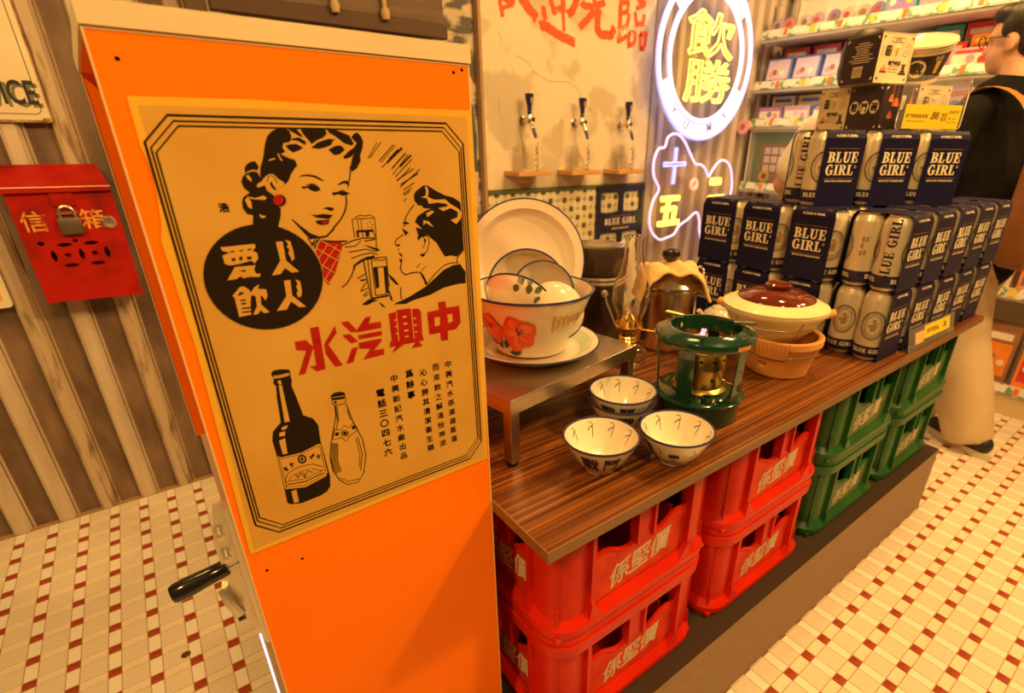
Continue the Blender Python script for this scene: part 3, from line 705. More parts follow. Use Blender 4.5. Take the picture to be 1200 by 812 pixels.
  ('k',0.7,[(117.1,152.1),(116.0,139.1),(111.4,123.3),(105.7,107.7),(101.5,88.8),(101.7,70.3),(106.8,54.7),(114.6,44.7),(127.6,42.9),(135.7,53.5),(141.6,75.8),(140.8,98.8),(133.9,123.2),(129.4,150.0)]),
  ('k',0.5,[(107.3,57.7),(116.9,48.1),(129.4,47.2)]),
  ('k',0,[(114.6,164.7),(118.5,167.1),(124.7,166.8),(129.7,164.4),(130.0,157.8),(126.3,157.0),(115.1,158.7)]),
  ('p',0.5,[(116.0,162.0),(128.9,160.5)]),
  ('k',0.6,[(115.4,158.1),(115.3,153.8),(118.1,151.8),(128.5,151.0),(129.9,157.1)]),
  ('k',0,[(117.3,156.8),(119.9,156.7),(119.5,153.8),(117.2,154.2)]),
  ('k',0.6,[(111.6,122.0),(119.2,119.4),(123.2,124.3),(126.8,119.3),(134.1,124.1),(137.5,113.0),(127.4,108.9),(122.1,103.0),(117.7,109.7),(108.1,109.9),(111.6,122.0)]),
  ('k',0,[(126.4,112.3),(125.8,110.8),(124.7,109.8),(123.2,109.4),(121.6,109.6),(120.1,110.5),(118.9,111.9),(118.2,113.5),(118.2,115.2),(118.7,116.6),(119.8,117.6),(121.3,118.1),(122.9,117.8),(124.4,117.0),(125.6,115.6),(126.3,114.0)]),
  ('p',0.4,[(124.9,112.8),(124.4,111.6),(123.2,111.0),(121.8,111.1),(120.5,111.9),(119.7,113.2),(119.6,114.7),(120.1,115.9),(121.3,116.5),(122.6,116.4),(123.9,115.6),(124.8,114.3),(124.9,112.8)]),
  ('k',0,[(112.2,118.0),(116.3,117.1),(115.3,113.2),(111.1,113.9)]),
  ('k',0,[(130.6,119.8),(134.6,120.4),(135.3,116.1),(131.7,115.3)]),
  ('k',0.55,[(106.9,106.0),(102.3,83.3),(103.5,64.2)]),
  ('k',0.55,[(108.3,105.5),(103.9,82.6),(105.3,64.5)]),
  ('k',0.55,[(109.7,105.0),(105.5,82.0),(107.1,64.8)]),
  ('k',0.55,[(111.1,104.5),(107.1,81.3),(108.9,65.2)]),
  ('k',0.55,[(112.5,104.0),(108.8,80.7),(110.7,65.5)]),
  ('k',0.6,[(117.9,150.6),(116.9,131.4),(114.2,122.4)]),
  ('k',0.4,[(119.5,150.1),(118.1,131.0)]),
  ('k',0.6,[(135.6,104.6),(137.7,80.0),(132.5,57.6)]),
  ('k',0.4,[(133.1,102.9),(135.1,81.0),(131.8,63.4)]),
  ('k',0.5,[(129.3,142.2),(131.4,127.8)]),
 ],
}
COLS=[('中興汽水係滴滴蒸溜', (259.4, 166.6), (258.9, 57.0)), ('而來飲之解渴怡神涼', (242.5, 166.8), (242.2, 56.2)), ('沁心脾其清潔衞生猶', (225.1, 164.3), (224.6, 55.9)), ('爲餘事', (207.4, 167.4), (206.8, 138.8)), ('中興新記汽水廠出品', (188.3, 166.2), (187.7, 57.6)), ('電話三〇四七六', (169.9, 152.0), (168.8, 70.3))]
# ------------------------------------------------------------------ the poster (flat print, millimetres from its lower left corner)
m_paper=mat('aged_paper',(.56,.295,.050),.75,spec=.15,col2=(.64,.37,.085),nscale=9,nmix=.7,detail=6)
m_tape=mat('yellowed_film',(.80,.45,.045),.35,spec=.2,col2=(.74,.40,.04),nscale=12)
m_ink=mat('black_ink',(.018,.010,.006),.7,spec=.1)
m_inkr=mat('red_ink',(.36,.010,.006),.7,spec=.1,col2=(.42,.018,.008),nscale=60)
PX0,PZ0=.006-.16,.845
po=thing('vintage_soda_poster','aged brown soda poster with black and red print taped on the orange cabinet','poster',(.16,CB-.0006,PZ0))
mm=.001
sheet=[(0,-1.5),(80,0),(180,3),(309,5),(311,100),(312,250),(312.5,456),(200,455.2),(90,456.5),(9.5,455),(9,420),(12,398),(8,360),(4,345),(6,250),(3,120)]
inner=[(5,4),(150,8),(304,11),(306,250),(306,449),(150,449.5),(15,449),(15,330),(11,200)]
OX=PX0
def flat(mb,pts,d,mi=0):
    mb.add([(OX+x*mm,-d,y*mm) for x,y in pts],[tuple(range(len(pts)))],mi)
def flatgeo(mb,geo,x,y,d,mi=0):
    vs,fs=geo; mb.add([(OX+x*mm+a,-d,y*mm+b_) for a,b_,c in vs],fs,mi)
s_=MB(); s_.prism([(OX+x*mm,y*mm) for x,y in sheet],-.0004,.0,'y'); s_.build('film_border',m_tape,po)
s_=MB(); flat(s_,inner,.0006); s_.build('paper_sheet',m_paper,po)
def framepoly(i):
    l,r,t,b_=12.5+i*.72,300.5-i*.72,442.5-i,14.5+i; c=20
    return [(l,b_+c),(l+c,b_),(r-c,b_+2),(r,b_+c+3),(r-1,t-c),(r-c,t),(l+c,t),(l,t-c)]
s_=MB()
for i,w in ((0,1.9),(4.2,1.4),(7.8,1.4)):
    p=framepoly(i); p.append(p[0])
    flatgeo(s_,stroke_geo([(x*mm,y*mm) for x,y in p],w*mm),0,0,.0008)
s_.build('border_lines',m_ink,po)
MATI={'k':0,'p':1,'r':2}
def art(name,key,base):
    s_=MB(); d=base
    for c,w,pts in ART[key]:
        d+=.0000022
        if w==0: flat(s_,pts,d,MATI[c])
        else: flatgeo(s_,stroke_geo([(x*mm,y*mm) for x,y in pts],(w*1.25+.15)*mm),0,0,d,MATI[c])
    return s_.build(name,[m_ink,m_paper,m_inkr],po)
wo=art('smiling_woman_drawing','woman',.0008); art('earring_drawing','earring',.0012).parent=wo
art('raised_glasses_drawing','glasses',.0008); art('sparkle_lines','rays',.0008); art('man_profile_drawing','man',.0008)
s_=MB(); flat(s_,disc_pts(77.5,302.5,51.2,50.8,56),.0011); dk=s_.build('black_disc',m_ink,po)
art('disc_lettering','circle_text',.00118).parent=dk
art('red_headline','headline',.0008); art('dark_bottle_drawing','beer_bottle',.0008); art('clear_bottle_drawing','soda_bottle',.0008)
for t,a,b_ in COLS:
    s_=MB()
    n=len(t)
    for i,ch in enumerate(t):
        k=i/(n-1); sz=.0098 if n>3 else .0105
        if n==7: sz=.0108
        flatgeo(s_,fat(text_geo(ch,sz,0),.00022 if n==9 else .00038),a[0]+(b_[0]-a[0])*k,a[1]+(b_[1]-a[1])*k,.0008)
    s_.build('text_column',m_ink,po)
s_=MB(); flatgeo(s_,fat(text_geo('浩',.0085,0),.0003),56,369.5,.0008); s_.build('signature',m_ink,po)
# ------------------------------------------------------------------ letter box on the corrugated wall
m_mred=mat('worn_red_paint',(.42,.010,.004),.4,spec=.3,col2=(.12,.005,.003),nscale=8,nmix=.5,sharp=(.48,.74),bump=.1)
m_gold=mat('worn_gold_paint',(.75,.36,.06),.5,col2=(.45,.05,.01),nscale=60,nmix=.4,sharp=(.48,.62))
m_steel=mat('worn_steel',(.66,.58,.48),.3,metal=.9)
m_lockb=mat('padlock_body',(.16,.12,.09),.45,metal=.6)
mb_=thing('letter_box','worn red metal letter box with padlock hung on the corrugated wall','letter box',(-.168,2.18,.80))
w=.117
hb0=MB().prism([(-w,.008),(w-.002,.0),(w+.002,.325),(-w-.002,.325)],.086,.088,'y')
for p_ in ([(-w,.008),(-w-.002,.325),(-w,.325),(-w+.002,.008)],[(w-.002,.0),(w+.002,.325),(w,.325),(w-.004,.002)],[(-w,.008),(w-.002,0),(w-.002,.002),(-w,.010)]): hb0.prism(p_,.004,.086,'y')
hb0.build('box_body',m_mred,mb_)
door_=MB().prism([(-w-.002,.006),(w,-.002),(w+.003,.325),(-w-.004,.325)],0,.004,'y').build('front_door',m_mred,mb_)
# hinged lid: slanting roof with clipped corners and bent lip
MB().add([(-w-.012,-.012,.325),(w+.004,-.012,.325),(w+.004,-.012,.338),(-w-.012,-.012,.340),(-w-.010,.02,.352),(w-.002,.02,.352),(w-.018,.086,.397),(-w-.012,.086,.397)],
   [(0,1,2,3),(3,2,5,4),(4,5,6,7)]).add([(-w-.012,-.010,.323),(w+.004,-.010,.323),(w-.018,.09,.395),(-w-.012,.09,.395)],[(3,2,1,0)]).build('slanted_lid',m_mred,mb_)
MB().tube([(-w-.012,-.013,.3395),(-.02,-.013,.3385),(w+.004,-.013,.3375)],.0022,6).build('lid_lip',mat('scraped_edge',(.75,.35,.22),.4,metal=.3),mb_)
ho=MB()
def eye(x,z,a,b_,rot): 
    n=14; pts=[]
    for i in range(n):
        t=-1+2*i/n; pts.append((t*a,(1-t*t)*b_))
    for i in range(n):
        t=1-2*i/n; pts.append((t*a,-(1-t*t)*b_))
    c,s=math.cos(rot),math.sin(rot)
    ho.prism([(x+p*c-q*s,z+p*s+q*c) for p,q in pts],-.01,.02,'y')
for cx in (-.032,.031):
    for dx,dz,r_ in ((0,.031,0),(0,-.031,0)): eye(cx,.143+dz,.019,.006,r_)
    ho.prism(disc_pts(cx,.143,.0075,.0065),-.01,.02,'y')
for cx in (-.064,0,.062): eye(cx,.143,.018,.0065,PI/2)
for cx,cz,rr in ((-.083,.182,.008),(-.004,.184,.006)): ho.prism(disc_pts(cx,cz,rr,rr*.8),-.01,.02,'y')
carve(door_,ho)
for ch,x in (('信',-.080),('箱',.054)):
    vs,fs=text_geo(ch,.062,.01)
    MB().add(vs,fs,0,Tm(x,-.001,.245)@FRONT).build('gold_lettering',m_gold,mb_)
pk=MB().rbox(-.027,.027,-.020,-.004,.205,.252,.003).build('padlock',m_lockb,mb_,True)
MB().tube([(-.017,-.012,.25)]+[(-.017*math.cos(t),-.012,.268+.017*math.sin(t)) for t in [PI*k/10 for k in range(11)]]+[(.017,-.012,.25)],.0038,8).build('shackle',m_steel,pk,True)
MB().box(-.024,.024,-.010,-.001,.262,.268).build('hasp_staple',m_steel,mb_)
MB().box(-.026,.026,-.006,-.0005,.285,.325).build('hasp',m_mred,mb_)
ly=MB().lathe([(0,0),(.019,0),(.019,.004),(.014,.009),(.011,.009),(.010,.004),(0,.004)],24,0,Tm(.090,0,.232,rx=PI/2)).build('cylinder_lock',m_steel,mb_,True)
carve(ly,MB().box(-.0025+.090,.0025+.090,-.02,-.0008,.226,.238))
# ------------------------------------------------------------------ enamel signs
m_sign=mat('aged_enamel',(.80,.70,.52),.4,col2=(.72,.58,.38),nscale=4)
m_rust=mat('rusty_rim',(.22,.10,.035),.7,col2=(.50,.34,.17),nscale=40,nmix=.6)
m_sgreen=mat('dull_green_line',(.16,.16,.09),.6)
m_sblack=mat('sign_black',(.025,.018,.014),.5)
sg=thing('enamel_wall_sign','cream enamel sign with rusty edge lettered in bold black','sign',(-.42,2.262,1.31))
def rr2(x0,x1,z0,z1,r):
    return [(x+ (x0+x1)/2, y+(z0+z1)/2) for x,y in rrect(x1-x0,z1-z0,r)]
MB().prism(rr2(-.29,.29,0,.36,.012),0,.004,'y').build('rusty_rim',m_rust,sg)
MB().prism(rr2(-.286,.286,.006,.355,.012),-.001,.0,'y').build('enamel_face',m_sign,sg)
f_=MB(); pth=rr2(-.272,.272,.022,.340,.016); pth.append(pth[0]); vs,fs=stroke_geo(pth,.0025); f_.add([(a,-.0014,c) for a,c,_ in vs],fs); f_.build('frame_line',m_sgreen,sg)
vs,fs=text_geo('SERVICE',.085,.02,align='RIGHT',space=1.02)
sh=MB(); sh.add([(a*.60+.277+.0035,-.0014,b_+.074-.004) for a,b_,c in vs],fs); sh.build('letter_shadow',m_sgreen,sg)
le=MB(); le.add([(a*.60+.273,-.0018,b_+.077) for a,b_,c in vs],fs); le.build('lettering',m_sblack,sg)
MB().rbox(.268,.283,-.003,.003,.004,.012,.001).build('rust_spot',m_rust,sg)
s2=thing('small_enamel_plate','small cream metal plate with yellow centre below the red letter box','sign',(-.47,2.262,.80))
MB().prism(rr2(-.10,.095,-.01,.125,.012),0,.003,'y').build('plate_rim',m_sign,s2)
MB().prism(rr2(-.085,.078,.012,.108,.010),-.001,0,'y').build('yellow_centre',mat('plate_yellow',(.75,.42,.05),.5),s2)
# ------------------------------------------------------------------ wrapped prints on round things
def densify(vs,fs,L_=.0045):
    if not any(math.hypot(vs[f[i]][0]-vs[f[i-1]][0],vs[f[i]][1]-vs[f[i-1]][1])>L_ for f in fs for i in range(len(f))): return vs,fs
    bm=bmesh.new(); bv=[bm.verts.new(v) for v in vs]
    for f in fs:
        try: bm.faces.new([bv[i] for i in f])
        except ValueError: pass
    bmesh.ops.triangulate(bm,faces=bm.faces[:])
    for _ in range(4):
        e=[e for e in bm.edges if abs(e.verts[0].co.x-e.verts[1].co.x)>L_]
        if not e: break
        bmesh.ops.subdivide_edges(bm,edges=e,cuts=1); bmesh.ops.triangulate(bm,faces=[f for f in bm.faces if len(f.verts)>3])
    bm.verts.index_update(); out=[tuple(v.co) for v in bm.verts],[tuple(v.index for v in f.verts) for f in bm.faces]; bm.free(); return out
def wrap(mb,geo,ang,z0,rfun,eps=.0006,mi=0,flip=1):
    vs,fs=densify(*geo); out=[]
    for a,b_,c in vs:
        z=z0+b_; r=rfun(z)+eps; t=ang+flip*a/max(rfun(z0),.01); out.append((r*math.cos(t),r*math.sin(t),z))
    mb.add(out,fs,mi)
def polygeo(pts): return [(a,b_,0) for a,b_ in pts],[tuple(range(len(pts)))]
def scaled(geo,s,dx=0,dy=0,rot=0):
    c,n=math.cos(rot),math.sin(rot); return [((a*c-b_*n)*s+dx,(a*n+b_*c)*s+dy,0) for a,b_,z in geo[0]],geo[1]
def petal(l,w,n=8):
    p=[]
    for k in range(n+1):
        t=k/n; p.append((w*math.sin(PI*t)**.8,l*t))
    return p+[(-x,y) for x,y in p[-2:0:-1]]
# ------------------------------------------------------------------ stainless riser
m_stain=mat('brushed_steel',(.55,.48,.40),.28,metal=.95,col2=(.46,.40,.33),nscale=6,stretch=(2,2,2),bump=.03)
m_rub=mat('black_rubber',(.01,.009,.008),.6)
rs=thing('steel_riser','low stainless steel stand with square legs holding the floral basin','stand',(.388,.614,WT),R(9.8))
RL,RD,RH=.346,.335,.127
MB().rbox(0,RL,0,RD,RH-.003,RH,.001).build('shelf_top',m_stain,rs)
for nm,a in (('front_apron',(0,RL,0,.002)),('back_apron',(0,RL,RD-.002,RD))): MB().box(*a,RH-.026,RH-.003).build(nm,m_stain,rs)
for nm,a in (('side_apron',(0,.002,.002,RD-.002)),('side_apron',(RL-.002,RL,.002,RD-.002))): MB().box(*a,RH-.026,RH-.003).build(nm,m_stain,rs)
for x in (.0022,RL-.0212):
    for y in (.0022,RD-.0212):
        lg=MB().rbox(x,x+.019,y,y+.019,.008,RH-.0032,.001).build('leg',m_stain,rs)
        MB().lathe([(0,0),(.009,0),(.0105,.004),(.0105,.008),(0,.008)],16,0,Tm(x+.0095,y+.0095,0)).build('rubber_foot',m_rub,lg,True)
RZ=WT+RH
# ------------------------------------------------------------------ enamel plate and floral basin
m_enam=mat('cream_enamel',(.80,.72,.58),.18,coat=.6,col2=(.76,.66,.50),nscale=7)
m_blue=mat('cobalt_rim',(.03,.03,.12),.3)
m_teal=mat('pale_teal_glaze',(.50,.58,.46),.25,coat=.5)
def enamel_plate(nm,lab,loc,rx,rz,r,h,rb,band=None):
    t=thing(nm,lab,'plate',loc); t.rotation_euler=(rx,0,rz)
    prof=[(0,0),(rb,0),(rb+.008,.004),(r-.012,h-.004),(r,h),(r-.001,h+.0015),(r-.013,h-.001),(rb+.006,.007),(rb-.004,.003),(0,.003)]
    MB().lathe(prof,64,0,None,[0]*4+[0,0]+([1] if band else [0])+[0,0]).build('dish',[m_enam,m_teal],t,True)
    MB().tube([(r*math.cos(a),r*math.sin(a),h+.0005) for a in [2*PI*k/64 for k in range(64)]],.0018,6,0,True).build('blue_rim',m_blue,t,True)
    return t
enamel_plate('enamel_plate','shallow enamel plate with blue rim under the floral basin',(.545,.772,RZ+.0005),0,0,.126,.022,.085,True)
BC=(.548,.782,RZ+.005)
bs=thing('floral_basin','deep cream enamel basin printed with red flowers on a plate','basin',BC,0)
bh=.117
rb=lambda z:.072+(.1165-.072)*(z/bh)
MB().lathe([(0,0),(.060,0),(.068,.003),(.0725,.010),(.1165,bh),(.1140,bh),(.070,.012),(.064,.006),(0,.005)],64).build('basin_body',m_enam,bs,True)
MB().tube([(.1165*math.cos(a),.1165*math.sin(a),bh) for a in [2*PI*k/64 for k in range(64)]],.0024,8,0,True).build('blue_rim',m_blue,bs,True)
m_fl1=mat('flower_red',(.62,.022,.003),.3,coat=.4,col2=(.78,.10,.010),nscale=45,nmix=.9)
m_fl2=mat('flower_orange',(.85,.26,.04),.3,coat=.4,col2=(.72,.06,.008),nscale=50,nmix=.9)
m_leaf=mat('leaf_print',(.045,.05,.03),.35); m_bar=mat('gold_bar_print',(.55,.38,.10),.3)
FLM=[m_fl1,m_fl2,m_leaf,m_bar]; fl_=MB(); toward=math.atan2(-BC[1],-BC[0])
def fine(pts,step=.004):
    out=[]
    for i in range(len(pts)):
        a=Vector(pts[i]); b_=Vector(pts[(i+1)%len(pts)]); n=max(1,int((b_-a).length/step))
        for k in range(n): out.append(tuple(a+(b_-a)*k/n))
    return out
def bloom(ang,z,s,rot):
    e=.0005
    for k,(l,w) in enumerate(((.030,.013),(.027,.014),(.030,.013),(.026,.014),(.028,.015))):
        a=rot+k*2*PI/5
        wrap(fl_,scaled(polygeo(petal(l,w)),s,0,0,a),ang,z,rb,e,0); e+=.00008
        wrap(fl_,scaled(polygeo(petal(l*.82,w*.55)),s,.002*s,.002*s,a+.12),ang,z,rb,e,1); e+=.00008
    for k in range(5): wrap(fl_,scaled(stroke_geo([(0,0),(.006,.010+.002*(k%2))],.0012),s,0,0,-.6+k*.3+rot*.2),ang,z,rb,e,2)
bloom(toward-.26,.055,1.32,.3); fl_.build('flower_print',FLM,bs); fl_=MB(); bloom(toward-.86,.060,1.1,1.0); fl_.build('flower_print',FLM,bs); fl_=MB()
for da,z,rt,l in ((-.62,.022,.5,.030),(-.72,.018,-.2,.028),(-.80,.026,-.9,.024),(-.54,.014,1.5,.024)):
    wrap(fl_,scaled(polygeo(petal(l,.006)),1,0,0,-rt),toward+da,z,rb,.0004,2); fl_.build('leaf_print',FLM,bs); fl_=MB()
for k in range(6):
    wrap(fl_,polygeo([(-.0032,-.012),(.0032,-.012),(.0032,.012),(-.0032,.012)]),toward+.40+k*.115,.078,rb,.0006,3)
    wrap(fl_,polygeo([(-.0028,-.0015),(.0028,-.0015),(.0028,.0015),(-.0028,.0015)]),toward+.40+k*.115,.060,rb,.0006,3); fl_.build('gold_bar_print',FLM,bs); fl_=MB()
# bowls heaped in the basin
m_grn=mat('green_print',(.13,.16,.05),.35,col2=(.05,.06,.02),nscale=120,nmix=.9)
def ename_bowl(nm,lab,c,axis_az,elev,r,h,mouth,decal=False):
    # mouth direction given by azimuth and elevation of the opening's normal
    t=thing(nm,lab,'bowl',c,group='enamel bowls heaped in the floral basin')
    n=Vector((math.cos(axis_az)*math.cos(elev),math.sin(axis_az)*math.cos(elev),math.sin(elev)))
    t.rotation_euler=n.to_track_quat('Z','Y').to_euler()
    pr=[]; K=9
    for k in range(K+1):
        a=PI/2*k/K; pr.append((r*math.sin(a)**.9,-h*math.cos(a)))
    pr2=[(max(q-.0022,0),z+.002) for q,z in pr[::-1]]; pr2[-1]=(0,pr[0][1]+.002); pr2[0]=(r-.0022,0)
    MB().lathe(pr+pr2,48).build('bowl_shell',m_enam,t,True)
    MB().tube([(r*math.cos(a),r*math.sin(a),0) for a in [2*PI*k/48 for k in range(48)]],.0019,6,0,True).build('blue_rim',m_blue,t,True)
    if mouth:
        MB().tube([(r*.90*math.cos(a),r*.90*math.sin(a),-h*.42+.0026) for a in [2*PI*k/48 for k in range(48)]],.0006,5,0,True).build('inner_line',m_blue,t,True)
    if decal:
        d=MB(); rf=lambda z: r*max(.02,1-(min(0,z)/-h)**2)**.45
        loc_=t.rotation_euler.to_matrix().inverted()@(Vector((0,0,CAM_H))-Vector(c)); fa=math.atan2(loc_.y,loc_.x)
        for k,(a,z,l,w,ro) in enumerate(decal):
            a+=fa
            wrap(d,scaled(polygeo(petal(l,w)),1,0,0,ro),a,z,rf,.0012,0)
        d.build('leaf_print',m_grn,t)
    return t
ename_bowl('enamel_bowl','large enamel bowl with blue rim standing on edge in the floral basin',(.576,.834,RZ+.104),toward+.08,R(20),.078,.046,True)
ename_bowl('enamel_bowl','mid-sized enamel bowl with blue rim leaning inside the larger bowl',(.590,.800,RZ+.104),toward+.12,R(22),.060,.034,True)
lf=[(da,dz,l,.0055,ro) for da,dz,l,ro in ((-.25,-.020,.017,.5),(-.05,-.017,.020,.0),(.2,-.022,.017,-.7),(.05,-.030,.016,.3),(-.3,-.029,.012,1.3),(.35,-.030,.013,-1.4))]
ename_bowl('enamel_bowl','upturned cream enamel bowl with green leaf print in the floral basin',(.574,.744,RZ+.082),toward+PI+.25,R(-38),.057,.040,False,lf)
ename_bowl('enamel_bowl','tilted cream enamel bowl with dark leaves against the basin side',(.528,.796,RZ+.112),toward+PI-.35,R(42),.060,.042,False,[(q[0]+.3,q[1]+.006,q[2],q[3],q[4]) for q in lf])
# big enamel tray standing behind
tr_c=Vector((.640,.932,RZ+.1352)); taz=math.atan2(-.932,-.640)+.10
tray=thing('enamel_tray','large round cream enamel tray propped upright behind the floral basin','tray',tr_c)
nn=Vector((math.cos(taz)*math.cos(R(10)),math.sin(taz)*math.cos(R(10)),math.sin(R(10)))); tray.rotation_euler=nn.to_track_quat('Z','Y').to_euler()
tr_r=.1285
MB().lathe([(0,-.018),(.092,-.018),(.100,-.014),(.110,-.002),(tr_r,0),(tr_r,.0015),(.109,0),(.098,-.012),(.091,-.0155),(0,-.016)],72).build('tray_dish',m_enam,tray,True)
MB().tube([(tr_r*math.cos(a),tr_r*math.sin(a),0.0005) for a in [2*PI*k/72 for k in range(72)]],.0018,6,0,True).build('dark_rim',m_blue,tray,True)
ch=MB()
for x,y,sx in ((.02,-.125,.006),(.05,-.108,.003),(-.06,-.11,.004)): ch.add([(x+a*sx,y+b_*sx*.5,.0012 if abs(y)>.12 else -.006) for a,b_ in disc_pts(0,0,1,1,8)],[tuple(range(8))]); ch.build('enamel_chip',m_screw,tray); ch=MB()
# ------------------------------------------------------------------ rice bowls on the worktop
m_porc=mat('cream_porcelain',(.80,.72,.56),.15,coat=.7,col2=(.76,.67,.50),nscale=12)
m_brush=mat('blue_black_brush',(.025,.028,.05),.35)
BH=.061; rob=lambda z:.027+(.0628-.027)*min(1,max(0,(z-.007)/(BH-.007)))**.66
bp=[(0,.003),(.022,.003),(.0225,0),(.0252,0),(.0258,.007)]+[(rob(.007+(BH-.007)*k/9),.007+(BH-.007)*k/9) for k in range(1,10)]+[(.0605,BH)]+[(rob(.010+(BH-.010)*k/9)-.003,.010+(BH-.010)*k/9) for k in range(8,0,-1)]+[(.020,.0115),(0,.010)]
me_bowl=MB().lathe(bp,56).mesh('bowl_body',m_porc,True)
me_brim=MB().tube([(.0618*math.cos(a),.0618*math.sin(a),BH) for a in [2*PI*k/56 for k in range(56)]],.0018,6,0,True).mesh('blue_rim',m_blue,True)
de=MB()
for ch_,a in (('戰',-.32),('鬥',.34),('碗',1.45)): g0=fat(text_geo(ch_,.027,0),.0008); wrap(de,([(p,q*1.2,0) for p,q,_ in g0[0]],g0[1]),a,.0350,rob,.0007)
def flourish(a):
    for k,(ro,l) in enumerate(((0,.010),(.7,.011),(-.7,.011),(1.3,.010),(-1.3,.010))): wrap(de,scaled(polygeo(petal(l,.0024)),1,0,.0,ro),a,.031,rob,.0007)
    wrap(de,stroke_geo([(0,.0),(0,-.008)],.0012),a,.031,rob,.0007)
    for q in (0,1): wrap(de,stroke_geo([(-.006+q*.001,0),(-.002,-.002),(.002,-.002),(.006-q*.001,0)],.0009),a,.024-q*.003,rob,.0007)
for a in (2.45,-1.5,-2.6): flourish(a)
for a in (.92,2.0,3.05,-.95,-2.05):
    wrap(de,stroke_geo([(-.004,.014),(.002,.012),(.003,.004),(-.002,-.002),(.001,-.010)],.0010),a,.034,rob,.0007)
for k in range(9):
    a=2*PI*k/9
    ri=lambda z: rob(z)-.0036
    wrap(de,stroke_geo([(-.004,.0165),(.000,.018),(.003,.015),(.0025,.004),(.0015,-.006)],.0009),a,.038,ri,0,0,-1)
    wrap(de,stroke_geo([(.0030,.012),(-.004,.007),(-.005,.004)],.0014),a,.038,ri,0,0,-1)
rc=MB().tube([(.014*math.cos(a),.014*math.sin(a),.0122) for a in [2*PI*k/32 for k in range(32)]],.0005,4,0,True)
de.add(rc.v,rc.f)
me_deco=de.mesh('brush_decor',m_brush)
def rice_bowl(x,y,z,rz,label,group,s=1):
    t=thing('rice_bowl',label,'bowl',(x,y,z),rz,group); t.scale=(s,s,s)
    put('bowl_body',me_bowl,t); put('blue_rim',me_brim,t); put('brush_decor',me_deco,t); return t
def az(x,y): return math.atan2(-y,-x)
gb='porcelain rice bowls on the worktop'
rice_bowl(.511,.534,WT,az(.511,.534)+.02,'single porcelain bowl with two black characters in front of the steel riser',gb)
rice_bowl(.630,.476,WT,az(.63,.476)-2.45,'porcelain bowl with a brushed plant motif at the worktop front edge',gb)
rice_bowl(.633,.610,WT,az(.633,.61)+.5,'lower of two stacked porcelain bowls beside the green stove',gb)
rice_bowl(.634,.611,WT+.0185,az(.633,.61)-.15,'upper of two stacked porcelain bowls beside the green stove',gb)
rice_bowl(1.012,.705,WT,.3,'lower small bowl behind the green stove',gb,.82)
rice_bowl(1.012,.705,WT+.016,1.3,'upper small bowl behind the green stove',gb,.82)
# ------------------------------------------------------------------ insulated canister
m_can=mat('dark_lacquer',(.035,.020,.014),.22,coat=.5,col2=(.055,.032,.02),nscale=8)
m_band=mat('pale_metal_band',(.62,.52,.40),.3,metal=.7)
tx=thing('insulated_canister','dark lidded canister with pale metal bands behind the enamel tray','canister',(.902,.985,WT))
MB().lathe([(0,0),(.062,0),(.066,.004),(.067,.172),(0,.172)],48).build('canister_body',m_can,tx,True)
for z in (.176,.187): MB().lathe([(.060,z-.004),(.0675,z-.004),(.0690,z),(.0675,z+.0045),(.060,z+.0045)],48).build('metal_band',m_band,tx,True)
MB().lathe([(.060,.196),(.0670,.196),(.0675,.250),(.064,.262),(.055,.266),(.030,.264),(0,.264)],48).build('canister_lid',m_can,tx,True)
a=az(.902,.985)+.25
hb=MB().lathe([(0,0),(.009,0),(.009,.006),(.005,.008),(0,.008)],16,0,Tm(.067*math.cos(a),.067*math.sin(a),.155)@Matrix.Rotation(a,4,'Z')@Matrix.Rotation(PI/2,4,'Y')).build('handle_pivot',m_band,tx,True)
c_,s_2=math.cos(a),math.sin(a)
MB().tube([(.074*c_,.074*s_2,.155),(.076*c_-.004*s_2,.076*s_2+.004*c_,.135),(.076*c_-.02*s_2,.076*s_2+.02*c_,.10),(.074*c_-.03*s_2,.074*s_2+.03*c_,.075)],.0028,8).build('bail_handle',m_band,tx,True)
# ------------------------------------------------------------------ oil lamp
m_glass=mat('clear_glass',(1,.97,.93),.02,trans=1,ior=1.45)
m_brass=mat('polished_brass',(.95,.58,.12),.2,metal=1.0)
lp=thing('oil_lamp','glass oil lamp with brass burner and tall clear chimney','oil lamp',(.774,.742,WT))
def shell(p,t=.0015): return p+[(max(r-t,.0005),z) for r,z in p[::-1]]
fp=[(.036,0),(.038,.004),(.034,.010),(.016,.018),(.012,.030),(.016,.040),(.030,.048),(.041,.062),(.043,.078),(.038,.092),(.026,.101),(.018,.105)]
MB().lathe([(0,.0)]+fp+[(.0165,.105),(.0245,.099),(.036,.090),(.041,.078),(.039,.063),(.028,.051),(0,.046)],40).build('glass_font',m_glass,lp,True)
MB().lathe([(0,.047),(.027,.0515),(.037,.063),(.0375,.070),(0,.070)],32).build('lamp_oil',mat('lamp_oil',(.8,.55,.3),.05,trans=.9,ior=1.33),lp,True)
bu=MB().lathe([(0,.103),(.020,.103),(.0205,.108),(.018,.112),(.0205,.116),(.018,.120),(.019,.126),(.027,.133),(.030,.138),(.030,.142),(.024,.144),(.020,.150),(.014,.162),(.006,.168),(.004,.174),(0,.174)],36).build('brass_burner',m_brass,lp,True)
for k in range(14):
    a=2*PI*k/14; MB().box(-.0022,.0022,-.0006,.0006,0,.018,0,Tm(.029*math.cos(a),.029*math.sin(a),.140,rz=a+PI/2)@Matrix.Rotation(R(-12),4,'X')).build('chimney_prong',m_brass,bu)
a=az(.766,.748)+1.3
MB().tube([(.02*math.cos(a),.02*math.sin(a),.135),(.058*math.cos(a),.058*math.sin(a),.135)],.0016,8).build('wick_rod',m_brass,bu,True)
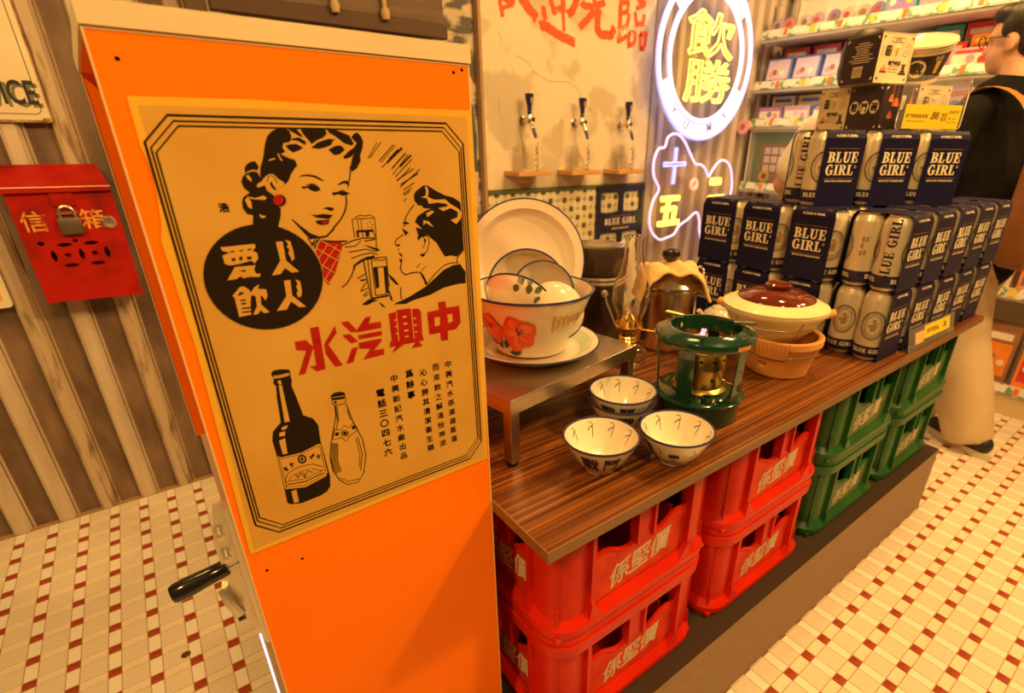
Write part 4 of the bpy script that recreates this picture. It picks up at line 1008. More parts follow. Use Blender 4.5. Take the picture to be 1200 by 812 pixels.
MB().lathe([(0,-.002),(.006,-.002),(.006,.002),(0,.002)],16,0,Tm(.058*math.cos(a),.058*math.sin(a),.135)@Matrix.Rotation(a,4,'Z')@Matrix.Rotation(PI/2,4,'Y')).build('wick_wheel',m_brass,bu,True)
cp=[(.0255,.146),(.027,.156),(.034,.176),(.0395,.198),(.0385,.218),(.032,.242),(.0245,.268),(.0195,.295),(.0180,.312),(.0188,.322),(.0205,.328)]
MB().lathe(shell(cp,.0013),40).build('glass_chimney',m_glass,lp,True)
MB().tube([(.0198*math.cos(q),.0198*math.sin(q),.328) for q in [2*PI*k/40 for k in range(40)]],.0011,6,0,True).build('chimney_lip',m_glass,lp,True)
# ------------------------------------------------------------------ aluminium pot with towel
m_polish=mat('polished_aluminium',(.90,.84,.74),.2,metal=1.0)
m_bake=mat('black_bakelite',(.02,.013,.01),.25)
m_towel=mat('tan_towel',(.78,.52,.24),.95,col2=(.66,.42,.18),nscale=90,bump=.8,bscale=240)
kp=thing('aluminium_pot','polished aluminium lidded pot behind the oil lamp','pot',(1.045,.868,WT)); kp.scale=(1.1,1.1,1.13)
MB().lathe([(0,0),(.060,0),(.065,.006),(.066,.138),(.069,.141),(.066,.144),(.064,.140),(.062,.010),(0,.008)],48).build('pot_body',m_polish,kp,True)
lidp=MB().lathe([(.069,.144),(.069,.150),(.064,.156),(.045,.176),(.020,.186),(0,.187)],48).build('pot_lid',m_polish,kp,True)
MB().lathe([(.006,.186),(.007,.198),(.016,.204),(.021,.212),(.019,.222),(.010,.227),(0,.228)],28,0,Tm(-.004,.0,0)).build('lid_knob',m_bake,lidp,True)
hd=MB().tube([(.052+.014*math.cos(q)*.6,-.045+.022*math.cos(q)*.8,.172+.014*math.sin(q)) for q in [2*PI*k/24 for k in range(24)]],.003,8,0,True); hd.build('ring_handle',m_polish,kp,True)
tw=MB(); NU,NV=26,12; grid=[]
for i in range(NU+1):
    for j in range(NV+1):
        u=-1+2*i/NU; v=-1+2*j/NV
        x=.080*u; y=-.020+.050*v
        r=math.hypot(x,y); z=.178-.45*max(0,r-.03)**1.15-.9*max(0,abs(u)-.72)*.08*3
        z+=.006*math.sin(9*u+2*v)+.004*math.sin(5*v-3*u)+.010
        grid.append((x,y,max(z,.118)))
idx=lambda i,j:i*(NV+1)+j
fs_=[(idx(i,j),idx(i+1,j),idx(i+1,j+1),idx(i,j+1)) for i in range(NU) for j in range(NV)]
twm=tw.add(grid,fs_,0,Tm(0,0,0,rz=R(-35))).mesh('towel',m_towel,80)
two=put('tan_towel',twm,None,(1.045,.868,WT)); two.scale=(1.1,1.1,1.13); tag(two,'crumpled tan towel draped over the aluminium pot lid','towel')
md=two.modifiers.new('thick','SOLIDIFY'); md.thickness=.007; md.offset=1
sb=two.modifiers.new('soft','SUBSURF'); sb.levels=1; sb.render_levels=1
# white teapot behind the clay pot
tp=thing('white_teapot','white ceramic teapot with dark wire handle behind the clay pot','teapot',(1.245,.845,WT)); tp.scale=(.82,.82,.82)
MB().lathe([(0,0),(.036,0),(.040,.004),(.056,.030),(.058,.050),(.046,.076),(.030,.086),(.028,.083),(0,.083)],40).build('pot_body',m_porc,tp,True)
MB().lathe([(.028,.086),(.024,.092),(.010,.097),(.006,.100),(.009,.106),(.006,.112),(0,.113)],28).build('teapot_lid',m_porc,tp,True)
MB().tube([(-.050,.01,.040),(-.068,.014,.055),(-.080,.016,.078),(-.090,.018,.090)],[.015,.012,.009,.008],12).build('spout',m_porc,tp,True)
MB().tube([(-.03,.03,.082),(-.05,.02,.11),(-.045,-.01,.118),(.0,-.03,.10),(.03,-.035,.082)],.0022,8).build('wire_handle',m_screw,tp,True)
# ------------------------------------------------------------------ green kerosene stove
m_gst=mat('green_enamel',(.006,.034,.018),.15,coat=.6,col2=(.008,.042,.022),nscale=6)
m_br2=mat('burner_brass',(.62,.36,.10),.28,metal=.95,col2=(.45,.40,.12),nscale=25)
m_chr=mat('chrome',(.85,.80,.70),.1,metal=1.0)
st=thing('kerosene_stove','green enamel kerosene stove with brass burner on the worktop','stove',(.803,.568,WT),az(.803,.568)); st.scale=(1,1,1.11)
tank_=MB().lathe([(0,0),(.078,0),(.081,.003),(.083,.036),(.0875,.040),(.088,.044),(.085,.046),(.060,.050),(0,.050)],56).build('fuel_tank',m_gst,st,True)
MB().lathe([(.0905,.1435),(.0935,.144),(.0945,.146),(.0945,.1535),(.0925,.1565),(.086,.159),(.070,.1645),(.066,.1645),(.0645,.160),(.063,.138),(.0645,.138),(.067,.158),(.084,.156),(.091,.153),(.0905,.1435)],64).build('top_ring',m_gst,st,True)
for k,a in enumerate((-.30,.95,-1.35,PI-.2,2.0)):
    lg=MB(); w_=.015 if k==0 else .0115
    lg.add([(.082,-w_,.042),(.082,w_,.042),(.0885,w_,.145),(.0885,-w_,.145),(.079,-w_,.042),(.079,w_,.042),(.0855,w_,.145),(.0855,-w_,.145)],[(0,1,2,3),(5,4,7,6),(0,4,5,1),(1,5,6,2),(2,6,7,3),(3,7,4,0)],0,Matrix.Rotation(a,4,'Z'))
    lg.build('leg',m_gst,st)
bn=MB().lathe([(0,.050),(.053,.050),(.054,.054),(.050,.058),(.047,.060),(.047,.066),(.047,.094),(.048,.096),(.047,.098),(.047,.122),(.045,.124),(.036,.120),(.034,.112),(.020,.110),(0,.110)],44).build('burner_drum',m_br2,st,True)
hc=MB()
for k in range(12):
    a=2*PI*k/12
    for z in ((.078,.112) if k%2 else (.112,)): hc.lathe([(0,-.010),(.0035,-.010),(.0035,.004),(0,.004)],10,0,Tm(.047*math.cos(a),.047*math.sin(a),z)@Matrix.Rotation(a,4,'Z')@Matrix.Rotation(PI/2,4,'Y'))
carve(bn,hc)
for rr in (.018,.028,.036): MB().tube([(rr*math.cos(q),rr*math.sin(q),.113) for q in [2*PI*k/32 for k in range(32)]],.0016,6,0,True).build('flame_ring',m_brass,bn,True)
for a in (-.05,1.75,-2.15+.1,):
    M=Matrix.Rotation(a,4,'Z')
    sp=MB().box(.050,.090,-.0045,.0045,.1695,.173,0,M).box(.052,.054,-.004,.004,.150,.168,0,M).box(.066,.072,-.002,.002,.160,.168,0,M).build('pot_support',m_chr,st)
kn=MB().tube([(.044*math.cos(1.1),.044*math.sin(1.1),.075),(.075*math.cos(1.1),.075*math.sin(1.1),.073)],.0022,8).build('valve_rod',m_chr,st,True)
MB().lathe([(0,0),(.008,0),(.009,.003),(.009,.011),(0,.012)],16,0,Tm(.074*math.cos(1.1),.074*math.sin(1.1),.073)@Matrix.Rotation(1.1,4,'Z')@Matrix.Rotation(PI/2,4,'Y')).build('valve_knob',m_bake,kn,True)
fc=MB().lathe([(.006,.049),(.0105,.049),(.0105,.057),(.0075,.057),(.006,.050)],20,0,Tm(.066*math.cos(.28),.066*math.sin(.28),0)).build('filler_neck',m_gst,st,True)
carve(tank_,MB().lathe([(0,.015),(.006,.015),(.006,.07),(0,.07)],20,0,Tm(.066*math.cos(.28),.066*math.sin(.28),0)))
lbm=MB(); wrap(lbm,([(-.016,-.0035,0),(-.008,-.0035,0),(0,-.0035,0),(.008,-.0035,0),(.016,-.0035,0),(.016,.0035,0),(.008,.0035,0),(0,.0035,0),(-.008,.0035,0),(-.016,.0035,0)],[(0,1,8,9),(1,2,7,8),(2,3,6,7),(3,4,5,6)]),.85,.1498,lambda z:.0945,.0005)
lbm.build('orange_label',mat('label_orange',(.62,.22,.06),.5),st)
# ------------------------------------------------------------------ clay brazier and clay pot
m_clay=mat('orange_clay',(.62,.25,.055),.75,col2=(.72,.33,.09),nscale=8,nmix=.8,bump=.25,bscale=50)
m_wire=mat('binding_wire',(.45,.36,.25),.4,metal=.8)
m_sand=mat('cream_stoneware',(.80,.62,.30),.4,col2=(.84,.70,.40),nscale=9,coat=.15)
m_glz=mat('brown_glaze',(.12,.018,.008),.1,coat=.9,col2=(.18,.035,.012),nscale=14)
bz=thing('clay_brazier','round orange clay brazier bound with wire','brazier',(1.136,.590,WT),az(1.136,.59))
bzr=lambda z:.070+.020*min(1,z/.09)
bw_=MB().lathe([(0,0),(.064,0),(.0695,.004),(.074,.03),(.088,.074),(.0915,.078),(.0915,.092),(.086,.095),(.079,.092),(.076,.070),(.060,.020),(0,.012)],56).build('brazier_wall',m_clay,bz,True)
mt=MB()
lp_=[(-.040,.052),(.030,.052),(.032,.096),(-.044,.096)]
g_=[];NX=8
for i in range(NX+1):
    for zz in (.054,.092): g_.append((-.042+.074*i/NX,zz-.0,0))
wrap(mt,([(a_,b_-.07,0) for a_,b_,c in g_],[(2*i,2*i+2,2*i+3,2*i+1) for i in range(NX)]),-.12,.07,lambda z:.0755+.0165*min(1,max(0,(z-.03)/.048))+.0015,.0012)
mt.build('mouth_lip',m_clay,bz)
carve(bw_,MB().prism(disc_pts(0,0,.0085,.0105,16),-.03,.02,'z',0,Matrix.Rotation(-.42,4,'Z')@Tm(.0757,0,.033)@Matrix.Rotation(PI/2+R(17.6),4,'Y')))
wr=MB().tube([((.0835)*math.cos(q),(.0835)*math.sin(q),.0575+.002*math.sin(q*2)) for q in [2*PI*k/56 for k in range(56)]],.0011,6,0,True)
wr.tube([(.0835*math.cos(.25),.0835*math.sin(.25),.0575),(.0925*math.cos(.25),.0925*math.sin(.25),.080),(.0925*math.cos(.22),.0925*math.sin(.22),.092),(.080*math.cos(.2),.080*math.sin(.2),.094)],.0011,6)
wr.build('binding_wire',m_wire,bz,True)
cpz=WT+.068
cp_=thing('clay_pot','cream clay pot with shiny brown lid sitting in the orange brazier','clay pot',(1.126,.616,cpz),az(1.126,.616))
MB().lathe([(0,0),(.048,0),(.056,.004),(.074,.022),(.096,.050),(.110,.074),(.1165,.081),(.1175,.087),(.113,.088),(.108,.082),(.09,.05),(.05,.010),(0,.008)],60).build('pot_body',m_sand,cp_,True)
ld=MB().lathe([(.1165,.0885),(.117,.092),(.104,.098),(.086,.106),(.082,.107)],60).build('lid_rim',m_sand,cp_,True)
MB().lathe([(.086,.1065),(.084,.110),(.064,.120),(.040,.126),(.024,.1275),(.023,.130),(.0290,.133),(.0295,.137),(.024,.140),(.014,.138),(0,.137)],56).build('brown_lid',m_glz,cp_,True)
for sgn in (1,-1):
    MB().tube([(-.012,sgn*.108,.078),(-.004,sgn*.126,.084),(.004,sgn*.126,.084),(.012,sgn*.108,.078)],[.008,.0075,.0075,.008],10).build('ear_handle',m_clay,cp_,True)
cw=MB().tube([((.1005)*math.cos(q),(.1005)*math.sin(q),.0550) for q in [2*PI*k/56 for k in range(56)]],.0008,5,0,True)
for a in (-.75,.62):
    cw.tube([(.1165*math.cos(a),.1165*math.sin(a),.083),(.1005*math.cos(a),.1005*math.sin(a),.055),(.077*math.cos(a+.06),.077*math.sin(a+.06),.024)],.0008,5)
cw.build('binding_wire',m_wire,cp_,True)
# ------------------------------------------------------------------ beer cans in navy four-packs
def dring(x0,y0,x1,y1,thick,thin,n=12):
    o=[];i_=[]
    for k in range(n+1):
        a=PI/2-PI*k/n
        o.append((x0+(x1-x0)*math.cos(a),(y0+y1)/2+(y1-y0)/2*math.sin(a),0))
        i_.append((x0+(x1-thick-x0)*math.cos(a),(y0+y1)/2+((y1-y0)/2-thin)*math.sin(a),0))
    return o+i_,[(k,k+1,n+2+k,n+1+k) for k in range(n)]
def rct(x0,x1,y0,y1): return [(x0,y0,0),(x1,y0,0),(x1,y1,0),(x0,y1,0)],[(0,1,2,3)]
def arcring(cx,cy,rx,ry,tx,ty,a0,a1,n=20):
    o=[];i_=[]
    for k in range(n+1):
        a=a0+(a1-a0)*k/n; o.append((cx+rx*math.cos(a),cy+ry*math.sin(a),0)); i_.append((cx+(rx-tx)*math.cos(a),cy+(ry-ty)*math.sin(a),0))
    return o+i_,[(k,k+1,n+2+k,n+1+k) for k in range(n)]
SERIF={
 'B':(.80,[rct(.10,.35,0,1),rct(0,.40,0,.09),rct(0,.40,.91,1),dring(.34,.48,.74,1,.24,.09),dring(.34,0,.80,.56,.26,.09)]),
 'L':(.74,[rct(.10,.35,0,1),rct(0,.46,.91,1),rct(0,.70,0,.09),rct(.58,.70,0,.34)]),
 'U':(.86,[rct(.09,.34,.3,1),rct(0,.44,.91,1),rct(.62,.74,.3,1),rct(.53,.84,.91,1),arcring(.415,.32,.325,.34,.20,.13,PI,2*PI)]),
 'E':(.76,[rct(.10,.35,0,1),rct(0,.70,.91,1),rct(0,.72,0,.09),rct(.3,.55,.46,.55),rct(.60,.70,.68,1),rct(.62,.72,0,.34),rct(.49,.56,.36,.65)]),
 'G':(.88,[arcring(.44,.5,.42,.52,.25,.10,R(50),R(310)),rct(.56,.80,.06,.44),rct(.46,.88,.40,.49),rct(.62,.71,.66,1.0)]),
 'I':(.46,[rct(.10,.35,0,1),rct(0,.45,0,.09),rct(0,.45,.91,1)]),
 'R':(.86,[rct(.10,.35,0,1),rct(0,.44,0,.09),rct(0,.40,.91,1),dring(.34,.44,.76,1,.24,.09),([(.36,.50,0),(.56,.50,0),(.90,.0,0),(.62,0,0)],[(0,1,2,3)])]),
 ' ':(.40,[])}
def serif(word,h,x0=None,sp=.06):
    tot=sum(SERIF[c][0]+sp for c in word)-sp; x=-tot/2 if x0 is None else x0; vs=[];fs=[]
    for c in word:
        w,gs=SERIF[c]
        for gv,gf in gs:
            b_=len(vs); vs+=[((x+a)*h,(y-.5)*h,0) for a,y,_ in gv]; fs+=[tuple(i+b_ for i in f) for f in gf]
        x+=w+sp
    return vs,fs
m_navy=mat('navy_card',(.010,.008,.042),.45,spec=.2,col2=(.013,.011,.052),nscale=5)
m_cprint=mat('cream_print',(.86,.74,.52),.5)
m_copper=mat('copper_line',(.42,.16,.06),.45)
m_canb=mat('pearl_can',(.74,.64,.48),.30,metal=.35)
m_cantop=mat('can_end',(.70,.64,.55),.3,metal=.9)
m_cannavy=mat('can_navy',(.02,.018,.06),.35)
m_cangold=mat('can_bronze',(.34,.22,.10),.4)
CHh=.168; CRr=.0328
rcan=lambda z:CRr
cm=MB()
cm.lathe([(0,.006),(.020,.006),(.0235,0),(.026,0),(.0315,.008),(.0328,.013),(.0328,.036),(.0328,.146),(.0315,.152),(.0275,.162),(.0268,.1645),(.0272,.168),(.0258,.168),(.0245,.1635),(0,.1635)],36,0,None,[2,2,2,0,1,1,0,0,0,2,2,2,2,2])
def ringgeo(rx,ry,t,n=40):
    vs=[];fs=[]
    for k in range(n):
        a=2*PI*k/n; vs+= [(rx*math.cos(a),ry*math.sin(a),0),((rx-t)*math.cos(a),(ry-t)*math.sin(a),0)]
    for k in range(n): j=(k+1)%n; fs.append((2*k,2*j,2*j+1,2*k+1))
    return vs,fs
for ang in (0,PI):
    wrap(cm,ringgeo(.0275,.036,.0012),ang,.088,rcan,.0005,3)
    wrap(cm,ringgeo(.0258,.0340,.0018),ang,.088,rcan,.0005,1)
    wrap(cm,ringgeo(.0180,.0245,.0010),ang,.088,rcan,.0005,1)
    for k in range(26):           # ring of small capitals
        a=2*PI*k/26
        if abs(math.cos(a))<.97:
            wrap(cm,scaled(rct(-.0009,.0009,-.0016,.0016),1,.0215*math.cos(a),.0288*math.sin(a),a-PI/2),ang,.088,rcan,.0005,1)
    for p in ([(-.004,-.014),(.006,-.014),(.008,-.002),(.004,.006),(-.002,.004),(-.006,-.004)],[(-.002,.006),(.004,.006),(.005,.013),(.001,.016),(-.003,.012)],[(-.010,-.006),(-.004,-.002),(-.005,.002),(-.011,-.001)],[(.006,.000),(.011,.006),(.009,.009),(.005,.004)]):
        wrap(cm,polygeo(p),ang,.089,rcan,.0005,4)
    wrap(cm,scaled(serif('BLUE GIRL',.010),1),ang,.0245,rcan,.0005,5)
wrap(cm,scaled(serif('BLUE GIRL',.020),1,0,0,PI/2),PI/2,.092,rcan,.0005,1)
wrap(cm,stroke_geo([(-.013,-.055),(-.013,.055)],.0008),PI/2,.092,rcan,.0005,1)
for k,(a,b_) in enumerate(((-.004,.02),(.004,.02),(-.004,.005),(-.004,-.012),(.004,-.010))): wrap(cm,rct(a-.003,a+.003,b_-.006,b_+.005),-PI/2,.09,rcan,.0005,3)
me_can=cm.mesh('beer_can',[m_canb,m_cannavy,m_cantop,m_cangold,m_cangold,m_cprint],True)
SW,PKH=.0535,.1705
sl=MB(); pr=[(-.0675,.0005),(-.0675,.1525),(-.0645,.163),(-.057,PKH),(.057,PKH),(.0645,.163),(.0675,.1525),(.0675,.0005)]
inn=[(a*.985,min(z+.0,PKH-.001)) for a,z in pr]
for (i,j) in [(k,(k+1)%8) for k in range(8)]:
    a0,z0=pr[i];a1,z1=pr[j]
    w0=SW if z0<.153 else SW-.003; w1=SW if z1<.153 else SW-.003
    sl.add([(-w0,a0,z0),(w0,a0,z0),(w1,a1,z1),(-w1,a1,z1)],[(0,1,2,3)])
me_sleeve=sl.mesh('card_sleeve',m_navy)
lt=MB()
def fr(geo,x,z,mi,y=-.0679): lt.add([(a+x,y,b_+z) for a,b_,c in geo[0]],geo[1],mi)
fr(rct(-.040,.040,-.0004,.0004),0,.130,1)
fr(serif('BLUE',.0238),0,.111,0); fr(serif('GIRL',.0238),-.003,.083,0)
fr(text_geo('®',.008),.037,.090,0)
fr(rct(-.040,.040,-.0004,.0004),0,.064,1)
fr(text_geo('IMPORTED PREMIUM BEER',.0062,.01),0,.058,0)
vs,fs=text_geo('4 CANS X 500ML',.0075,.02)
M4=Matrix.Translation((0,-.0665,.1578))@Matrix.Rotation(math.atan2(.003,.0105)*-1,4,'X')@FRONT
lt.add(vs,fs,0,M4)
me_let=lt.mesh('brand_print',[m_cprint,m_copper])
PT_H=.1768; PSC=1.035
def pack(x,y,z,rz,label,group,canrot=(0,PI/2,2.2,-1)):
    t=thing('beer_four_pack',label,'beer pack',(x,y,z),rz,group); t.scale=(PSC,PSC,PSC)
    s_=put('card_sleeve',me_sleeve,t); put('brand_print',me_let,s_)
    for k,(a,b_) in enumerate(((-1,-1),(1,-1),(-1,1),(1,1))):
        c=put('beer_can',me_can,t,(a*.0330,b_*.0330,.001),(0,0,canrot[k]))
    return t
gp_='navy beer four-packs stacked on the worktop'
ordn=['first','second','third','fourth','fifth']
sup='stacked beer packs at the back of the display'
# front row: five columns, two tiers, print facing the aisle
rr_=R(-1.5)
for lev in (0,1):
    for k in range(5):
        x=1.426+.1405*k; y=.5275-.003*k
        cr=(R(-158),-.9,R(-165),.6) if lev==0 else (R(100),R(-75),R(-66),2.0)
        where='at the near end of the front row' if k==0 else ('at the far end of the front row' if k==4 else ordn[k]+' along the front row from the clay pot')
        pack(x,y,WT+.0003+lev*PT_H,rr_,('bottom' if lev==0 else 'second')+'-tier navy beer four-pack '+where,gp_,cr)
# side column: packs turned to face the clay pot
for lev in (0,1):
    for k,(x,y,rz) in enumerate(((1.400,.672,-89),(1.402,.815,-91),(1.408,.957,-88))):
        where=('beside the front row','in the middle','nearest the neon sign')[k]
        pack(x,y,WT+.0003+lev*PT_H,R(rz),('bottom' if lev==0 else 'second')+'-tier beer four-pack of the side column '+where,gp_,(R(-120),R(-48),0,1))
# packs behind the front row that carry the upper tier
for lev in (0,1):
    for k,(x,y) in enumerate(((1.552,.675),(1.694,.672),(1.836,.669))):
        pack(x,y,WT+.0003+lev*PT_H,rr_,('bottom' if lev==0 else 'second')+'-tier beer four-pack behind the front row, '+ordn[k]+' from the side column',sup)
# upper tier of three, turned towards the aisle corner
u=Vector((math.cos(R(-28)),math.sin(R(-28)))); v=Vector((-u.y,u.x)); P0=Vector((1.350,.697))
for k in range(3):
    c=P0+u*(.066+.1475*k)+v*.071
    where=('beside the clear wrapped cans','in the middle','at the far end')[k]
    pack(c.x,c.y,WT+.0003+2*PT_H,R(-28+(0,2,-3)[k]),'top-tier navy beer four-pack '+where,gp_,(R(-112),R(-60),R(145),2))
UT=WT+.0003+3*PT_H
# ------------------------------------------------------------------ gift boxes
m_bxn=mat('aubergine_card',(.035,.018,.030),.45,col2=(.045,.024,.038),nscale=6)
m_bxb=mat('kraft_cream_card',(.74,.58,.36),.55,col2=(.78,.62,.40),nscale=30)
m_bk=mat('box_black_print',(.03,.022,.018),.5); m_bo=mat('box_orange_print',(.72,.16,.03),.5); m_by=mat('box_yellow_print',(.80,.50,.06),.5)
BX=.142
BM=[m_bxn,m_bxb,m_bk,m_bo,m_by,m_cprint]
def face_print(mb,M,kind):
    pieces=[mb]
    def A(geo,x,z,mi): pieces[-1].add([(a+x,-.0006,b_+z) for a,b_,c in geo[0]],geo[1],mi,M)
    col=5 if kind!='cream' else 2
    h=BX/2
    for sx in (-1,1):
        for z0,sz in ((BX-.010,-1),(.010,1)):
            A(polygeo([(0,0),(-sx*.010,0),(0,sz*.010)]),sx*(h-.008),z0,col)
    for k in range(16): A(rct(-.0022,.0022,-.0008,.0008),-h+.006+k*.0087,BX-.003,2 if kind=='cream' else 1)
    if kind=='cream':
        fr_=stroke_geo([(-.027,-.006),(.027,-.006),(.027,.006),(-.027,.006),(-.027,-.006)],.0015); A(fr_,0,.122,2); A(text_geo('戰鬥碗',.008),0,.122,2)
        A(polygeo([(x,y) for x,y in rrect(.026,.030,.007)]),-.033,.092,2)
        for q in (-.006,.006):
            for w in (-.006,.006): A(rct(-.004,.004,-.004,.004),-.033+q,.092+w,4)
        A(polygeo([(-.010,.018),(.010,.018),(.008,-.002),(.005,-.018),(-.005,-.018),(-.008,-.002)]),.002,.092,5); A(polygeo([(-.008,.008),(.008,.008),(.006,-.002),(.004,-.016),(-.004,-.016),(-.006,-.002)]),.002,.092,4)
        A(ringgeo(.008,.009,.0012,16),.040,.086,2); A(ringgeo(.006,.006,.0012,16),.044,.108,2); A(rct(-.0006,.0006,-.014,.014),.058,.095,2); A(rct(-.0006,.0006,-.016,.016),-.058,.090,2)
        A(fat(text_geo('戰鬥啤酒',.013,0),.0005),.002,.058,2); A(stroke_geo([(-.022,-.008),(.022,-.008),(.022,.008),(-.022,.008),(-.022,-.008)],.001),.002,.041,2); A(text_geo('BATTLE BOWL',.0058,.01),.002,.041,2)
        A(polygeo([(-.016,0),(.016,0),(.012,.004),(-.013,.004)]),-.040,.030,2)
        for q,hh in ((-.009,.012),(-.001,.020),(.007,.015)): A(polygeo([(q-.004,0),(q+.004,0),(q+.003,hh*.6),(q,hh)]),-.040,.034,3)
        A(rct(-.016,.016,0,.006),.044,.026,2); A(rct(-.010,.010,.007,.013),.044,.026,2); A(rct(-.006,.006,.014,.026),.044,.026,2); A(rct(-.010,.010,.027,.030),.044,.026,2)
    elif kind=='chars':
        for k,ch_ in enumerate('戰鬥碗'):
            x=-.043+.043*k; pieces.append(MB()); mb=pieces[-1]; A(polygeo(disc_pts(0,0,.0195,.0205,28)),x,.074,5)
            mb.add([(a+x,-.0010,b_+.074) for a,b_,c in fat(text_geo(ch_,.028,0),.0012)[0]],fat(text_geo(ch_,.028,0),.0012)[1],0,M)
    elif kind=='info':
        for k,w in enumerate((.022,.036,.030,.024,.026,.042,.032,.050,.036)): A(rct(-w,w,-.0012,.0012),.004,.118-.0068*k,1)
        A(rct(-.020,.020,-.016,.016),-.002,.036,1)
        for k in range(9): mb.add([(a-.018+k*.004,-.0010,b_+.036) for a,b_,c in rct(-.0006-.0005*(k%3==0),.0006,-.012,.012)[0]],[(0,1,2,3)],2,M)
    elif kind=='lantern':
        for x,z0,s in ((-.036,.092,1),(-.014,.078,1.25),(-.030,.042,1)):
            A(stroke_geo([(0,.018*s),(0,BX-z0)],.0012),x,z0,3); A(polygeo([(-.012*s,0),(.012*s,0),(.004*s,.018*s),(-.004*s,.018*s)]),x,z0,3); A(rct(-.008*s,.008*s,-.003,.0),x,z0,4)
        A(polygeo([(-.010,.020),(.010,.020),(.008,-.006),(.005,-.022),(-.005,-.022),(-.008,-.006)]),.014,.088,5); A(polygeo([(-.008,.010),(.008,.010),(.006,-.004),(.004,-.020),(-.004,-.020),(-.006,-.004)]),.014,.0885,4)
        A(polygeo([(-.006,-.03),(.006,-.03),(.004,.0),(.0015,.006),(.0015,.03),(-.0015,.03),(-.0015,.006),(-.004,0)]),.048,.102,3)
    return pieces
def gift_box(x,y,z,rz,faces,label):
    t=thing('gift_box',label,'box',(x,y,z),rz,'bowl gift boxes on top of the beer packs'); t.scale=(BS,BS,BS)
    # faces: front(-y), left(-x); others plain navy
    h=BX/2; b_=MB()
    col={'cream':1}
    b_.add([(-h,-h,0),(h,-h,0),(h,-h,BX),(-h,-h,BX)],[(0,1,2,3)],col.get(faces[0],0))
    b_.add([(-h,h,0),(-h,-h,0),(-h,-h,BX),(-h,h,BX)],[(0,1,2,3)],col.get(faces[1],0))
    b_.add([(h,-h,0),(h,h,0),(h,h,BX),(h,-h,BX)],[(0,1,2,3)],1); b_.add([(h,h,0),(-h,h,0),(-h,h,BX),(h,h,BX)],[(0,1,2,3)],0)
    b_.add([(-h,-h,BX),(h,-h,BX),(h,h,BX),(-h,h,BX)],[(0,1,2,3)],1); b_.add([(-h,-h,0),(h,-h,0),(h,h,0),(-h,h,0)],[(3,2,1,0)],1)
    b_.build('carton',BM,t)
    for i,k in enumerate(faces):
        p=MB(); M=Tm(0,-h,0) if i==0 else Matrix.Rotation(-PI/2,4,'Z')@Tm(0,-h,0)
        pcs=face_print(p,M,k)
        for q in dict.fromkeys(pcs): q.build('printed_panel' if q is p else 'lettered_disc',BM,t)
    return t
br_=R(-21); e1=Vector((math.cos(br_),math.sin(br_))); e2=Vector((-e1.y,e1.x)); K0=Vector((1.585,.682)); BS=.775
def bxc(i,j): 
    c=K0+e1*BS*(BX/2+i*(BX+.002))+e2*BS*(BX/2+j*(BX+.002)); return c.x,c.y
gift_box(*bxc(0,0),UT,br_,('lantern','chars'),'dark gift box with three pale character discs at the corner of the box row')
gift_box(*bxc(0,1),UT,br_,('lantern','cream'),'gift box with its cream printed side out, behind the dark box with discs')
gift_box(*bxc(1,0),UT,br_,('cream','chars'),'gift box with cream front behind the clear price stand')
gx,gy=bxc(-.30,.14)
gift_box(gx,gy,UT+BX*BS+.0008,br_+R(2),('cream','info'),'topmost gift box, cream front and dark side with text')
# instant bowl beside the topmost box
cx_,cy_=bxc(1.04,.18)
cupt=thing('noodle_bowl_pack','tapered dark paper bowl with cream film lid on the gift boxes','paper bowl',(cx_,cy_,UT+BX*BS+.0008),az(cx_,cy_)); cupt.scale=(1.1,1.1,1.1); cupt.rotation_euler=(0,R(20),az(cx_,cy_)); cupt.location.z+=.017
rcu=lambda z:.044+.020*z/.075
MB().lathe([(0,0),(.044,0),(.0445,.004),(.0465,.010),(.0615,.066),(.064,.075),(.066,.076),(.066,.081),(.063,.082),(0,.081)],48,0,None,[1,1,1,0,1,1,1,1,1]).build('paper_bowl',[m_bxn,m_bxb],cupt,True)
MB().lathe([(0,.1005),(.068,.0875),(.0695,.083),(.066,.0815),(0,.0815)],48).build('film_lid',mat('cream_film',(.86,.72,.46),.18,coat=.5,bump=.5,bscale=25),cupt,True)
cd=MB(); wrap(cd,polygeo(disc_pts(0,0,.019,.020,28)),-.05,.038,rcu,.0009,0); wrap(cd,fat(text_geo('戰',.026,0),.0012),-.05,.038,rcu,.0016,1)
wrap(cd,polygeo([(-.006,.014),(.006,.014),(.004,-.014),(-.004,-.014)]),.75,.038,rcu,.0009,2); wrap(cd,text_geo('精選',.010),.72,.058,rcu,.0009,0)
cd.build('bowl_print',[m_cprint,m_bk,m_by],cupt)
